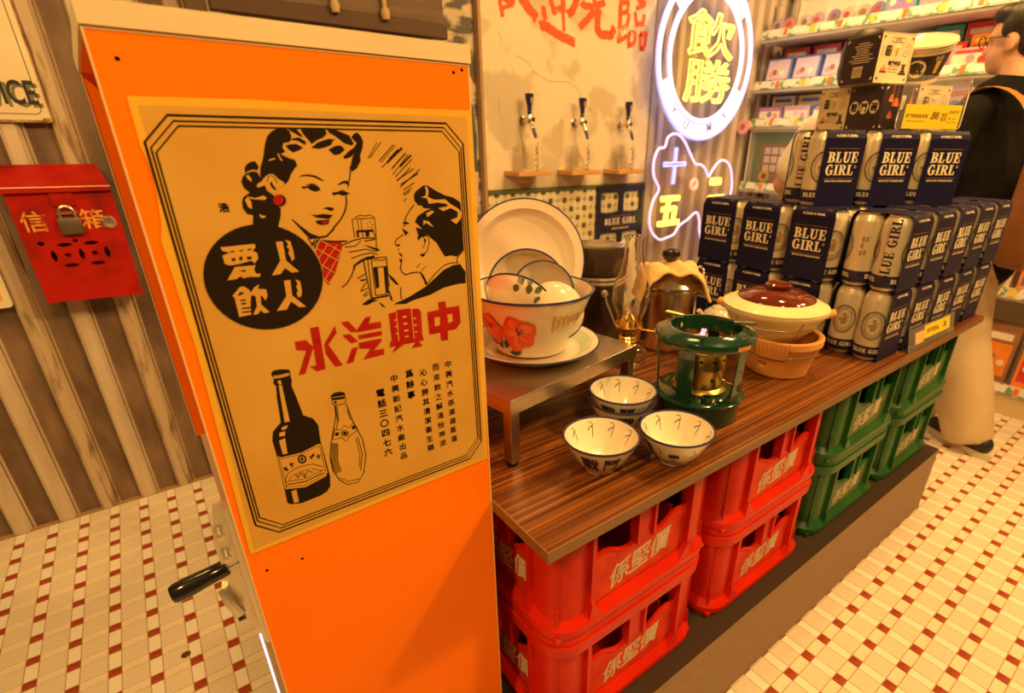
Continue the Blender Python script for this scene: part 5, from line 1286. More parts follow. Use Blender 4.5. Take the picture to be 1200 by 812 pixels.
# ------------------------------------------------------------------ price stands
m_clr=mat('clear_stand',(.95,.93,.92),.06,trans=.92,ior=1.2)
m_yel=mat('yellow_card',(.88,.60,.02),.5); m_yp=mat('price_print',(.20,.13,.02),.6)
c=K0+e1*(.105)-e2*(.058)
ps=thing('price_stand','clear acrylic stand holding a yellow price card before the gift boxes','price stand',(c.x,c.y,UT),R(-24)); ps.scale=(.86,.86,.86)
MB().prism([(x,y+.073) for x,y in rrect(.235,.140,.014)],-.002,.002,'y').build('clear_panel',m_clr,ps)
MB().box(-.11,.11,.002,.05,.001,.004).build('clear_foot',m_clr,ps)
cd=MB().box(-.098,.105,-.0034,-.0024,.006,.070).build('yellow_card',m_yel,ps)
t=MB()
def pr_(geo,x,z): t.add([(a+x,-.0038,b_+z) for a,b_,c in geo[0]],geo[1])
pr_(text_geo('戰鬥碗禮盒套裝',.0115,.01),-.052,.040); pr_(text_geo('88',.026,.04),.014,.042); pr_(text_geo('.',.03,.04),.0,.034); pr_(text_geo('優惠\n套裝',.0115),.046,.038); pr_(text_geo('會員專享',.010),.080,.052); pr_(text_geo('買一送一',.008),.080,.034)
pr_(rct(-.035,.03,-.0008,.0008),-.052,.026); pr_(rct(-.02,.02,-.0006,.0006),.080,.024)
t.build('price_print',m_yp,cd)
ps=thing('price_strip','clear price strip with yellow card leaning on the front beer packs','price stand',(1.66,.4330,WT),R(-1.5))
Ms=Matrix.Rotation(R(-12),4,'X')
MB().box(-.150,.150,-.001,.001,0,.060,0,Ms).build('clear_panel',m_clr,ps)
MB().box(-.150,.150,-.001,.018,0,.002).build('clear_foot',m_clr,ps)
MB().box(-.060,.112,-.0022,-.0014,.020,.056,0,Ms).build('yellow_card',m_yel,ps)
t=MB(); t.add(text_geo('四罐裝特價',.016,.01)[0],text_geo('四罐裝特價',.016,.01)[1],0,Ms@Tm(-.005,-.0026,.038)@FRONT); t.add(*text_geo('38',.022,.03),0,Ms@Tm(.075,-.0026,.038)@FRONT); t.build('price_print',m_yp,ps)
MB().box(-.115,-.062,-.0022,-.0014,.014,.046,0,Ms).build('pink_card',mat('peach_card',(.85,.45,.22),.5),ps)
# ------------------------------------------------------------------ plaster panel with taps
m_plas=mat('old_plaster',(.72,.60,.45),.85,col2=(.56,.45,.32),nscale=4.5,nmix=.2,sharp=(.50,.55),detail=7,bump=.15,bscale=20)
m_plase=mat('plaster_edge',(.40,.24,.14),.8)
PX_0,PX_1,PYF=1.325,2.372,2.235
pw=MB().box(PX_0,PX_1,PYF,WY-.017,1.062,2.7).build('wall_plaster',m_plas); struct(pw,'cracked cream plaster wall panel with red painted characters')
MB().box(PX_0-.014,PX_0,PYF-.002,WY-.017,.0,2.7).build('edge_strip',m_plase,pw)
m_rpaint=mat('red_wall_paint',(.78,.10,.02),.7,col2=(.74,.50,.34),nscale=16,nmix=.3,sharp=(.60,.66),detail=5)
PD=PYF-.0008
PAINT=[
 (0.017,[(1.426,1.833),(1.425,1.801),(1.434,1.753)]),
 (0.018,[(1.426,1.827),(1.462,1.812),(1.5,1.819)]),
 (0.013,[(1.431,1.781),(1.462,1.796),(1.492,1.802)]),
 (0.037,[(1.517,1.856),(1.539,1.827),(1.574,1.799),(1.614,1.768)]),
 (0.025,[(1.494,1.863),(1.449,1.846),(1.405,1.845)]),
 (0.020,[(1.509,1.854),(1.564,1.878)]),
 (0.022,[(1.651,1.82),(1.655,1.793),(1.663,1.769)]),
 (0.033,[(1.63,1.745),(1.668,1.747),(1.71,1.728),(1.772,1.71),(1.835,1.7)]),
 (0.022,[(1.676,1.878),(1.692,1.847),(1.708,1.802)]),
 (0.022,[(1.701,1.801),(1.735,1.818),(1.765,1.834)]),
 (0.025,[(1.751,1.894),(1.759,1.856),(1.763,1.806)]),
 (0.015,[(1.763,1.806),(1.767,1.737)]),
 (0.030,[(1.751,1.888),(1.82,1.903),(1.839,1.867),(1.814,1.818),(1.787,1.806)]),
 (0.025,[(1.866,1.864),(1.889,1.851),(1.94,1.851),(2.015,1.883)]),
 (0.022,[(1.946,1.927),(1.949,1.855)]),
 (0.020,[(1.873,1.905),(1.902,1.881)]),
 (0.020,[(2.031,1.933),(1.995,1.893)]),
 (0.028,[(1.964,1.848),(1.914,1.807),(1.862,1.762)]),
 (0.032,[(1.98,1.853),(1.971,1.813),(1.973,1.762),(2.003,1.749),(2.068,1.752),(2.082,1.789)]),
 (0.022,[(2.124,1.94),(2.12,1.867),(2.119,1.812),(2.118,1.724)]),
 (0.017,[(2.119,1.936),(2.189,1.949)]),
 (0.017,[(2.122,1.895),(2.171,1.901),(2.166,1.864),(2.126,1.85)]),
 (0.018,[(2.179,1.856),(2.171,1.806),(2.133,1.789)]),
 (0.017,[(2.12,1.738),(2.18,1.762)]),
 (0.022,[(2.229,1.961),(2.244,1.92),(2.294,1.908)]),
 (0.017,[(2.227,1.884),(2.279,1.9)]),
 (0.018,[(2.218,1.87),(2.234,1.816),(2.282,1.824),(2.285,1.866)]),
 (0.018,[(2.186,1.779),(2.229,1.78),(2.227,1.736),(2.188,1.719),(2.186,1.779)]),
 (0.020,[(2.262,1.778),(2.311,1.787),(2.301,1.722),(2.275,1.714),(2.262,1.778)]),
]
for w_,pts in PAINT:
    PD-=.00006
    q=[]
    for a,b_ in zip(pts[:-1],pts[1:]):
        for k in range(5): q.append((a[0]+(b_[0]-a[0])*k/5+random.uniform(-.0025,.0025),a[1]+(b_[1]-a[1])*k/5+random.uniform(-.0025,.0025)))
    q.append(pts[-1]); vs,fs=stroke_geo(q,w_*1.15)
    MB().add([(a,PD,b_) for a,b_,c in vs],fs).build('brush_stroke',m_rpaint,pw)
cr=MB()
for pts in ([(1.50,1.62),(1.56,1.60),(1.60,1.56),(1.68,1.53),(1.80,1.535),(1.86,1.51)],[(1.40,1.45),(1.405,1.38),(1.42,1.36)],[(1.86,1.51),(1.90,1.44),(1.95,1.42)],[(1.41,1.70),(1.43,1.66)]):
    vs,fs=stroke_geo(pts,.0022); cr.add([(a,PYF-.0006,b_) for a,b_,c in vs],fs)
cr.build('hairline_crack',m_plase,pw)
m_shelfw=mat('pine_shelf',(.62,.34,.12),.5,col2=(.52,.27,.09),nscale=4,stretch=(2,20,20))
m_tapn=mat('navy_tap',(.02,.02,.10),.2,coat=.5); m_tapc=mat('tap_chrome',(.80,.72,.60),.15,metal=1)
m_gl2=mat('mug_glass',(1,.98,.95),.02,trans=1,ior=1.30)
for k,(x,zs) in enumerate(((1.513,1.145),(1.828,1.1425),(2.142,1.1400))):
    pos=('nearest the wall mural','in the middle of the plaster wall','nearest the neon sign')[k]
    ts=thing('tap_shelf','small pine ledge under the beer tap '+pos,'shelf',(x,PYF,zs),group='pine ledges under the taps')
    MB().rbox(-.095,.095,-.128,-.0005,-.020,0,.002).build('ledge_board',m_shelfw,ts)
    tp_=thing('beer_tap','chrome beer tap with navy handle '+pos,'beer tap',(x+.012,PYF,zs+.215),group='beer taps on the plaster wall')
    MB().tube([(0,-.0005,0),(0,-.060,0)],.010,14).build('tap_shank',m_tapc,tp_,True)
    MB().lathe([(.0,0),(.020,0),(.020,.006),(.011,.010)],20,0,Tm(0,-.0005,0,rx=PI/2)).build('wall_flange',m_tapc,tp_,True)
    MB().lathe([(0,-.014),(.013,-.014),(.014,0),(.012,.020),(.008,.026),(0,.026)],20,0,Tm(0,-.062,0)).build('tap_body',m_tapc,tp_,True)
    MB().tube([(0,-.068,-.006),(.004,-.085,-.035)],.008,12).build('spout_neck',m_tapc,tp_,True)
    MB().tube([(.004,-.085,-.035),(.008,-.100,-.072)],[.0085,.0075],12).build('navy_spout',m_tapn,tp_,True)
    MB().lathe([(0,0),(.009,0),(.010,.010),(.006,.014),(0,.014)],16,0,Tm(.012,-.064,.004,ry=PI/2)).build('side_knob',m_blackpl,tp_,True)
    hn=MB().lathe([(0,.026),(.010,.026),(.012,.034),(.009,.040),(.012,.048),(.011,.056),(.017,.078),(.020,.096),(.020,.108),(0,.110)],24,0,Tm(0,-.062,0)).build('tap_handle',m_tapn,tp_,True)
    MB().box(-.008,.008,-.0835,-.0815,.070,.092).build('handle_badge',m_cangold,hn)
    mg=thing('glass_mug','clear glass beer mug with round crest '+pos,'mug',(x+.004,PYF-.066,zs),group='glass mugs on the pine ledges')
    MB().lathe([(0,0),(.042,0),(.045,.004),(.044,.120),(.0455,.124),(.043,.124),(.0405,.118),(.041,.012),(0,.010)],36).build('mug_body',m_gl2,mg,True)
    MB().tube([(.044,0,.100),(.066,0,.098),(.076,0,.080),(.074,0,.045),(.060,0,.026),(.044,0,.022)],.0065,10).build('mug_handle',m_gl2,mg,True)
    cr_=MB(); wrap(cr_,ringgeo(.0105,.019,.0016,24),-1.25,.082,lambda z:.0445,.0006); wrap(cr_,polygeo([(-.003,-.01),(.004,-.01),(.005,.006),(0,.012),(-.004,.004)]),-1.25,.082,lambda z:.0445,.0006); wrap(cr_,rct(-.017,.017,-.002,.002),-1.25,.050,lambda z:.0445,.0006)
    cr_.build('mug_crest',m_cannavy,mg)
# ------------------------------------------------------------------ tiled wall below
tw_=MB().box(PX_0,PX_1,PYF+.006,WY-.017,0,1.060).build('wall_tiled',mat('tile_wall_grout',(.40,.33,.20),.8)); struct(tw_,'octagon and dot tiled wall below the plaster')
MB().box(PX_0-.001,PX_1,PYF-.004,PYF+.006,1.042,1.061).build('border_tile_row',mat('olive_border',(.10,.12,.06),.4),tw_)
m_oct=mat('cream_octagon',(.74,.66,.46),.25,col2=(.66,.58,.38),nscale=10); m_dot=mat('dark_dot',(.11,.10,.055),.3)
ot=MB(); dt=MB(); P_=.046
nx=int((PX_1-PX_0)/P_); nz=14
for i in range(nx+1):
    for j in range(nz):
        cx,cz=PX_0+.026+i*P_,1.016-j*P_
        if cx>PX_1-.02: continue
        s=P_/2-.0012; c=.0105
        ot.prism([(cx-s+c,cz-s),(cx+s-c,cz-s),(cx+s,cz-s+c),(cx+s,cz+s-c),(cx+s-c,cz+s),(cx-s+c,cz+s),(cx-s,cz+s-c),(cx-s,cz-s+c)],PYF+.003,PYF+.007,'y')
        if (i+j)%2==0 or True:
            d=.0085; x2,z2=cx+P_/2,cz+P_/2
            if (i+j)%2==0 and x2<PX_1-.02: dt.prism([(x2-.013,z2-.013),(x2+.013,z2-.013),(x2+.013,z2+.013),(x2-.013,z2+.013)],PYF+.0015,PYF+.0065,'y')
o=ot.build('octagon_tiles',m_oct,tw_); o['kind']='stuff'
o=dt.build('dot_tiles',m_dot,tw_); o['kind']='stuff'
# navy brand panel with windows to the tiles
m_np=mat('navy_panel',(.016,.016,.05),.4)
np_=thing('brand_panel','navy window panel with white capital letters standing against the tiled wall','panel',(2.19,PYF-.006,.0))
x0,x1=-.185,.185
def bar(a,b_,c,d): return MB().rbox(a,b_,-.008,.004,c,d,.002)
bar(x0,x1,1.020,1.052).build('panel_rail',m_np,np_); bar(x0,x1,.800,.910).build('name_board',m_np,np_); bar(x0,x1,.640,.690).build('panel_rail',m_np,np_); bar(x0,x1,.0,.06).build('panel_rail',m_np,np_)
for a,b_ in ((x0,x0+.030),(-.015,.018),(x1-.030,x1)):
    for c,d in ((.910,1.020),(.690,.800),(.06,.640)): bar(a,b_,c,d).build('panel_stile',m_np,np_)
for sx,xa in ((1,x0+.030),(-1,-.015),(1,.018),(-1,x1-.030)):
    for sz,za in ((1,.910),(-1,1.020),(1,.690),(-1,.800)):
        n=5; r_=.016; pts=[(xa,za)]+[(xa+sx*(r_-r_*math.sin(PI/2*k/n)),za+sz*(r_-r_*math.cos(PI/2*k/n))) for k in range(n+1)]
        MB().prism(pts,-.0075,.0035,'y').build('window_corner',m_np,np_)
bl=MB(); bl.add([(a,-.0086,b_+.862) for a,b_,c in serif('BLUE GIRL',.036)[0]],serif('BLUE GIRL',.036)[1],0)
for z,w in ((.890,.085),(.838,.085)): bl.add([(-w,-.0086,z),(w,-.0086,z),(w,-.0086,z+.002),(-w,-.0086,z+.002)],[(0,1,2,3)],1)
vs,fs=text_geo('IMPORTED PREMIUM BEER',.0115,.02); bl.add([(a,-.0086,b_+.822) for a,b_,c in vs],fs,0)
bl.build('brand_lettering',[m_cprint,m_copper],np_)
np2=thing('brand_panel','lower navy window panel at the foot of the tiled wall','panel',(1.80,PYF-.006,.0))
for a,b_ in ((-.20,-.17),(-.05,-.02),(.10,.19)): MB().rbox(a,b_,-.008,.004,.0,.700,.002).build('panel_stile',m_np,np2)
MB().rbox(-.20,.19,-.008,.004,.700,.735,.002).build('panel_rail',m_np,np2)
# post between plaster and neon wall
m_post=mat('grey_post',(.42,.34,.30),.5)
po_=MB().box(PX_1+.003,PX_1+.045,PYF-.012,WY-.017,0,2.7).build('trim_1',m_post); struct(po_,'grey post beside the plaster panel')
vs,fs=text_geo('T\nS\nU',.026,.02,lines=.9); MB().add([(a+PX_1+.024,PYF-.0128,b_+1.80) for a,b_,c in vs],fs).build('post_lettering',m_cprint,po_)
# ------------------------------------------------------------------ mural, hanging board
m_mur=mat('mural_print',(.60,.48,.34),.6,col2=(.10,.09,.08),nscale=7,nmix=.4,sharp=(.46,.54),detail=3,stretch=(1,1,2.2))
mu=thing('wall_mural','torn dark and cream picture print on the back wall beside the plaster','mural',(1.20,WY-.018,1.0))
MB().box(-.165,.108,-.002,.0,-.3,1.2).build('picture_sheet',m_mur,mu)
m_teal=MT['pale_teal_glaze']
MB().prism([(.02,.16),(.09,.15),(.10,.28),(.085,.42),(.05,.46),(.02,.40)],-.0032,-.0024,'y').build('blue_figure',mat('mural_blue',(.05,.10,.14),.6),mu)
MB().prism(disc_pts(.062,.50,.030,.035,16),-.0032,-.0024,'y').build('pale_face',mat('mural_skin',(.66,.42,.28),.6),mu)
MB().prism([(.04,.03),(.09,.02),(.10,.14),(.05,.15)],-.0034,-.0026,'y').build('pale_hand',mat('mural_skin',(.66,.42,.28),.6),mu)
m_dw=mat('dark_weathered_wood',(.11,.066,.042),.7,col2=(.16,.10,.065),nscale=4,stretch=(1,8,8),bump=.2)
m_rope=mat('hemp_rope',(.48,.33,.19),.9)
hb_=thing('hanging_sign_board','dark wooden board hanging on two ropes above the orange cabinet','sign board',(.66,2.10,1.62))
MB().rbox(-.34,.42,-.012,.012,.045,.46,.003).build('board',m_dw,hb_); MB().rbox(-.34,.43,-.018,.018,.0,.045,.003).build('bottom_batten',mat('batten_wood',(.07,.032,.016),.6),hb_)
for x in (.02,.19):
    rp_=MB().tube([(x,-.028,.045),(x+.004,-.026,.12),(x-.012,-.024,.5),(x-.012,-.02,1.0)],.0055,8).tube([(x,-.028,.045),(x-.006,-.026,.12),(x-.035,-.024,.5),(x-.05,-.02,1.0)],.0055,8)
    rp_.build('rope',m_rope,hb_,True)
    MB().lathe([(0,-.02),(.012,-.018),(.016,0),(.012,.014),(0,.018)],14,0,Tm(x,-.028,.052)).build('rope_knot',m_rope,hb_,True)
pn=thing('brown_wall_board','plain dark brown board fixed beside the hanging board','board',(1.02,2.20,1.5)); MB().rbox(-.13,.06,-.01,.01,.0,1.0,.003).build('board',m_dw,pn)
# ------------------------------------------------------------------ neon signs on clear panels
NY=2.13
m_nb=emit('neon_blue',(.05,.22,1.0),1.35); m_nw=emit('neon_white',(.42,.62,1.0),1.15); m_ny=emit('neon_yellow',(1.0,.62,.03),3.2); m_nr=emit('neon_red',(1.0,.05,.07),2.6); m_np2=emit('neon_pink',(1.0,.45,.75),1.0); m_lav=emit('neon_lavender',(.62,.45,1.0),1.1)
m_npan=mat('neon_clear_panel',(1,.97,1),.05,trans=1,ior=1.05)
NC=(2.695,1.695)
ns=thing('round_neon_sign','large round blue neon sign with two stacked yellow characters','neon sign',(NC[0],NY,NC[1]))
MB().prism(disc_pts(0,0,.415,.415,64),.014,.020,'y').build('clear_panel',m_npan,ns)
def circ(r,n=72): return [(r*math.cos(2*PI*k/n),0,r*math.sin(2*PI*k/n)) for k in range(n)]
for r_,w,mm_ in ((.402,.010,m_nb),(.385,.008,m_nw),(.318,.010,m_nb),(.303,.008,m_nw)): MB().tube(circ(r_),w,8,0,True).build('neon_ring',mm_,ns,True)
for a0,a1 in ((R(200),R(338)),(R(38),R(142))):
    v_,f_=arcring(0,0,.380,.380,.058,.058,a0,a1,30); MB().add([(a,.006,b_) for a,b_,c in v_],f_).build('lit_band',emit('neon_band',(.62,.68,1.0),.9),ns)
m_let=mat('band_letter',(.35,.28,.55),.6)
for k,(ch_,a) in enumerate((('Y',R(228)),('U',R(250)),('M',R(285)),('S',R(309)))):
    vs,fs=text_geo(ch_,.06,.02); MB().add(vs,fs,0,Tm(.351*math.cos(a),.004,.351*math.sin(a),ry=-(a-PI*1.5))@FRONT).build('band_letter',m_let,ns)
def outline_text(ch_,size,cx,cz,mt,parent,wr=.006,name='neon_character',lift=0,sz=None):
    sz=size if sz is None else sz
    # tube along the outline of a character
    cu=bpy.data.curves.new('lettering','FONT'); cu.body=ch_; cu.align_x='CENTER'; cu.align_y='CENTER'; cu.offset=.012; cu.resolution_u=2; cu.fill_mode='NONE'
    o=bpy.data.objects.new('lettering',cu); COL.objects.link(o); e=o.evaluated_get(bpy.context.evaluated_depsgraph_get()); me=e.to_mesh()
    V=[v.co.copy() for v in me.vertices]; adj={}
    for ed in me.edges:
        a,b_=ed.vertices; adj.setdefault(a,[]).append(b_); adj.setdefault(b_,[]).append(a)
    e.to_mesh_clear(); bpy.data.objects.remove(o); bpy.data.curves.remove(cu)
    if not V: return
    xs=[v.x for v in V]; ys=[v.y for v in V]; mx,my=(max(xs)+min(xs))/2,(max(ys)+min(ys))/2
    seen=set(); t=MB()
    for st_ in adj:
        if st_ in seen: continue
        loop=[st_]; seen.add(st_); cur=st_
        while True:
            nx=[q for q in adj[cur] if q not in seen]
            if not nx: break
            cur=nx[0]; seen.add(cur); loop.append(cur)
        if len(loop)<4: continue
        t.tube([((V[q].x-mx)*size+cx,-.002-lift,(V[q].y-my)*sz+cz) for q in loop],wr,6,0,True)
    t.build(name,mt,parent,True)
outline_text('飲',.42,.015,.112,m_ny,ns,.0055,sz=.225); outline_text('勝',.42,.025,-.108,m_ny,ns,.0055,sz=.225)
cn=thing('cloud_neon_sign','cloud shaped neon sign with yellow and blue characters below the round one','neon sign',(2.69,NY,1.0))
cl=[(-.20,.318),(-.13,.29),(-.06,.22),(.0,.16),(.05,.155),(.10,.13),(.14,.085),(.17,.12),(.24,.175),(.32,.16),(.37,.10),(.395,-.0),(.37,-.10),(.30,-.16),(.33,-.24),(.27,-.33),(.17,-.33),(.115,-.24),(.10,-.17),(.06,-.12),(-.02,-.16),(-.09,-.19),(-.13,-.235),(-.19,-.25),(-.26,-.255),(-.335,-.20),(-.36,-.12),(-.34,-.03),(-.30,.03),(-.35,.10),(-.36,.18),(-.33,.24),(-.28,.25),(-.26,.30)]
def smooth_loop(p,n=4):
    out=[];N_=len(p)
    for i in range(N_):
        p0,p1,p2,p3=[Vector(p[(i+k-1)%N_]) for k in range(4)]
        for k in range(n):
            t=k/n; out.append(.5*((2*p1)+(-p0+p2)*t+(2*p0-5*p1+4*p2-p3)*t*t+(-p0+3*p1-3*p2+p3)*t**3))
    return out
sl_=smooth_loop(cl)
MB().prism([(p.x,p.y) for p in sl_],.012,.018,'y').build('clear_panel',m_npan,cn)
MB().tube([(p.x,0,p.y) for p in sl_],.007,8,0,True).build('cloud_outline',m_lav,cn,True)
outline_text('十',.21,-.185,.150,m_nb,cn,.0075); outline_text('五',.20,-.195,-.095,m_ny,cn,.010); outline_text('一',.16,.240,-.048,m_ny,cn,.012,sz=.30); outline_text('一',.10,.215,.055,m_ny,cn,.011,sz=.30); outline_text('O',.09,.006,.045,m_nr,cn,.007); outline_text('十',.15,.215,-.235,m_nb,cn,.007)
# paper notice on an easel behind the pot
nt_=thing('paper_notice','tilted cream notice with grey Chinese lettering below the cloud neon','notice',(1.83,1.62,0),R(-8))
m_not=mat('notice_paper',(.72,.64,.52),.6); m_ntx=mat('notice_print',(.12,.10,.09),.6)
MB().box(-.21,.21,-.01,.0,.62,.90,0,Tm(0,0,0)@Matrix.Rotation(R(-14),4,'Y')@Tm(-.12,0,0)).build('notice_board',m_not,nt_)
t=MB()
for k,(s_,z) in enumerate((('十五二十',.845),('開心暢飲',.775),('一起飲勝',.705))): t.add(*text_geo(s_,.062,.01),0,Matrix.Rotation(R(-14),4,'Y')@Tm(-.12,-.0108,z)@FRONT)
t.build('notice_text',m_ntx,nt_)
MB().box(-.02,.02,.002,.022,0,.62).build('easel_leg',m_dw,nt_); MB().box(-.12,.12,-.02,.05,0,.012).build('easel_foot',m_dw,nt_)
# ------------------------------------------------------------------ goods shelf at the end of the shop
SX=3.30
m_wr=mat('right_wall_paint',(.40,.28,.18),.7)
wr_=MB().box(3.70,3.76,-1.6,2.35,0,2.7).build('wall_right',m_wr); struct(wr_,'plain wall behind the goods shelf')
m_sh=mat('white_shelf',(.78,.74,.70),.4); m_up=mat('shelf_upright',(.45,.40,.36),.4,metal=.4); m_rail=mat('rail_green_pattern',(.70,.66,.58),.5,col2=(.16,.30,.18),nscale=26,nmix=.2,sharp=(.52,.56))
sh_=thing('goods_shelf','tall white shop shelf crowded with snacks and gift tins','shelf',(SX,1.0,0))
YA,YB=1.215,-1.0
MB().box(.345,.36,YB,YA,0,2.2).build('back_panel',m_sh,sh_)
for y in (YA-.02,YA-.95,YB):
    MB().box(.30,.345,y,y+.02,0,2.2).build('upright',m_up,sh_)
LEV=(1.88,1.61,1.40,1.02,.62,.14)
for z in LEV:
    b_=MB().box(.0,.345,YB,YA,z-.045,z-.02).box(.014,.345,YB,YA,z-.02,z).build('shelf_board',m_sh,sh_)
    MB().add([(-.012,YB,z-.03),(-.012,YA,z-.03),(.004,YA,z+.018),(.004,YB,z+.018),(.008,YB,z-.03),(.008,YA,z-.03)],[(0,1,2,3),(1,0,4,5),(2,1,5),(0,3,4),(3,2,5,4)]).build('price_rail',m_rail,sh_)
    yy=YA-.05; k=0
    while yy>YB+.1:
        w_=(.07,.022,.08,.030)[k%4]
        MB().add([(-.0125,yy,z-.022),(-.0125,yy-w_,z-.022),(-.0005,yy-w_,z+.012),(-.0005,yy,z+.012)],[(0,1,2,3)]).build('price_label',(m_sh,m_bo,m_sh,m_by)[k%4],sh_); yy-=w_+.030; k+=1
MB().box(-.002,.36,YB,YA,0,.10).build('kick_board',m_edge,sh_)
# goods
PAL={'pink':(.75,.30,.42),'violet':(.32,.20,.62),'blue':(.10,.16,.55),'cream':(.80,.70,.58),'yellow':(.85,.60,.05),'red':(.62,.04,.04),'teal':(.05,.38,.34),'orange':(.82,.24,.03),'white':(.84,.80,.78),'green':(.10,.24,.10),'brown':(.30,.14,.07),'lilac':(.62,.50,.75)}
def pm(c): return mat('pack_'+c,PAL[c],.35,coat=.3,col2=tuple(min(1,v*1.15+.02) for v in PAL[c]),nscale=14)
m_film=mat('clear_film',(1,.98,1),.05,trans=.95,ior=1.1)
gid=0
def carton(y,z,w,h,d,x,c1,c2,c3,label,name='snack_carton',cat='snack box',tilt=0):
    t=thing(name,label,cat,(SX+x,y,z),R(tilt))
    MB().rbox(0,d,-w/2,w/2,0,h,.003).build('carton_body',pm(c1),t)
    MB().rbox(-.0012,.0,-w*.42,w*.42,h*.12,h*.70,.0004).build('picture_panel',pm(c2),t)
    MB().box(-.0016,-.0006,-w*.36,w*.36,h*.76,h*.88).build('title_band',pm(c3),t)
    for k in range(3):
        a=-.26+.26*k
        MB().lathe([(0,0),(w*.10,0),(w*.10,.0008),(0,.0008)],14,0,Tm(-.0014,a*w,h*(.36+.1*(k%2)),ry=-PI/2)).build('picture_spot',pm((c3,c1,'cream')[k]),t)
    return t
def pouch(y,z,w,h,c1,c2,label):
    t=thing('cookie_pouch',label,'snack pouch',(SX+.05,y,z))
    MB().add([(0,-w/2,0),(0,w/2,0),(.02,w/2,h),(.02,-w/2,h),(.10,-w/2,0),(.10,w/2,0),(.04,w/2,h),(.04,-w/2,h)],[(0,1,2,3),(5,4,7,6),(0,3,7,4),(1,5,6,2),(0,4,5,1),(3,2,6,7)]).build('clear_bag',m_film,t)
    for k,(a,c) in enumerate(((-.24,c1),(.24,c2))):
        r_=min(w*.25,h*.46)
        MB().lathe([(0,0),(r_*.9,0),(r_,.006),(r_*.9,.014),(0,.016)],24,0,Tm(.030,a*w,r_+.004,ry=-PI/2+R(8))).build('round_cookie',pm(c),t,True)
        MB().lathe([(0,0),(r_*.45,0),(r_*.45,.002),(0,.002)],16,0,Tm(.0135,a*w,r_*1.05,ry=-PI/2+R(8))).build('icing',pm(('red','brown')[k]),t,True)
    return t
cols=['pink','lilac','white','violet','cream','blue']
ys=[2.12,1.95,1.78,1.62,1.46,1.30,1.14,.98]
des=['with pink and lilac biscuits at the shelf end','with lilac and white biscuits','with white and violet biscuits','with violet and cream biscuits','with cream and blue biscuits','with blue and pink biscuits']
for k,y in enumerate(ys[:4]): pouch(y,1.881,.155,.15,cols[k%6],cols[(k+1)%6],'clear snack pouch '+des[k]+' on the top shelf')
for k,(y,c1,c2,c3,lb) in enumerate(((1.46,'teal','violet','yellow','teal and violet snack box on the top shelf'),(1.30,'violet','pink','red','violet snack box with pink picture on the top shelf'),(1.14,'red','violet','white','red snack box with violet picture on the top shelf'),(.98,'red','orange','yellow','red and orange snack box on the top shelf'))):
    carton(y,1.881,.15,.16,.08,.04,c1,c2,c3,lb)
lb2=['at the shelf end','second from the shelf end','third from the shelf end']
for k,y in enumerate((2.06,1.87,1.69)): carton(y+.02,1.611,.165,.205,.10,.20,'red','white','white','white fronted red box '+lb2[k]+' behind the blue tins','gift_carton','box')
for k,y in enumerate((2.10,1.92,1.74)):
    t=thing('picture_tin','blue framed tin with a pale picture, '+lb2[k],'tin',(SX+.045,y,1.6205),0,'blue picture tins on the second shelf'); t.rotation_euler=(0,R(10),0)
    MB().rbox(0,.05,-.082,.082,0.004,.135,.006).build('tin_body',pm('blue'),t); MB().rbox(-.0015,.0,-.070,.070,.016,.122,.0005).build('picture_panel',pm('lilac'),t)
    for q,(a,b_,c) in enumerate(((-.03,.05,'white'),(.02,.055,'brown'),(.045,.045,'pink'))): MB().lathe([(0,0),(.016,0),(.016,.001),(0,.001)],14,0,Tm(-.0018,a,b_,ry=-PI/2)).build('picture_spot',pm(c),t)
k=0
for y,c1,c2,c3,h,lb in ((1.40,'teal','cream','red',.20,'teal biscuit box with cream picture on the second shelf'),(1.26,'teal','pink','white',.215,'teal biscuit box with pink picture on the second shelf'),(1.12,'red','teal','cream',.215,'red biscuit box with teal picture on the second shelf')):
    carton(y,1.611,.13,h,.07,.20,c1,c2,c3,lb)
for y,c1,c2,c3,h,lb in ((1.33,'red','blue','orange',.125,'low red box with blue picture before the teal boxes'),(1.20,'red','blue','cream',.125,'low red box with blue and cream picture on the second shelf'),(1.06,'orange','brown','yellow',.150,'orange box with brown picture on the second shelf')):
    carton(y,1.611,.125,h,.06,.11,c1,c2,c3,lb)
for y,lb in ((1.27,'pink box with round pictures under the red boxes'),(1.08,'pink box with round pictures under the orange box')):
    carton(y,1.611,.185,.085,.055,.03,'pink','cream','red',lb)
for k,(y,c1,c2) in enumerate(((2.10,'white','yellow'),(1.92,'yellow','white'),(1.74,'white','yellow'))): carton(y,1.401,.155,.150,.07,.17,c1,c2,'blue',('white box with yellow picture','yellow box with white picture','small white box with yellow picture')[k]+' at the back of the third shelf')
for k,(y,c1) in enumerate(((2.11,'violet'),(1.93,'lilac'),(1.75,'blue'))): carton(y,1.401,.165,.085,.07,.05,c1,'white','pink',c1+' picture box at the front of the third shelf')
tn=thing('round_tin','round pale tin with a row of red rings on the third shelf','tin',(SX+.05,1.10,1.4815))
MB().lathe([(0,0),(.080,0),(.080,.05),(0,.05)],40,0,Tm(0,0,0,ry=-PI/2)@Tm(0,0,-.05)).build('tin_body',pm('cream'),tn,True)
MB().lathe([(0,0),(.072,0),(.072,.002),(0,.002)],36,0,Tm(-.0005,0,0,ry=-PI/2)).build('tin_picture',pm('lilac'),tn)
for q in range(4): MB().tube([(-.004,-.036+.024*q+.010*math.cos(a),.024+.010*math.sin(a)) for a in [2*PI*i/16 for i in range(16)]],.003,5,0,True).build('red_ring',pm('red'),tn)
MB().lathe([(0,0),(.024,0),(.024,.001),(0,.001)],16,0,Tm(-.003,.0,-.028,ry=-PI/2)).build('picture_spot',pm('blue'),tn)
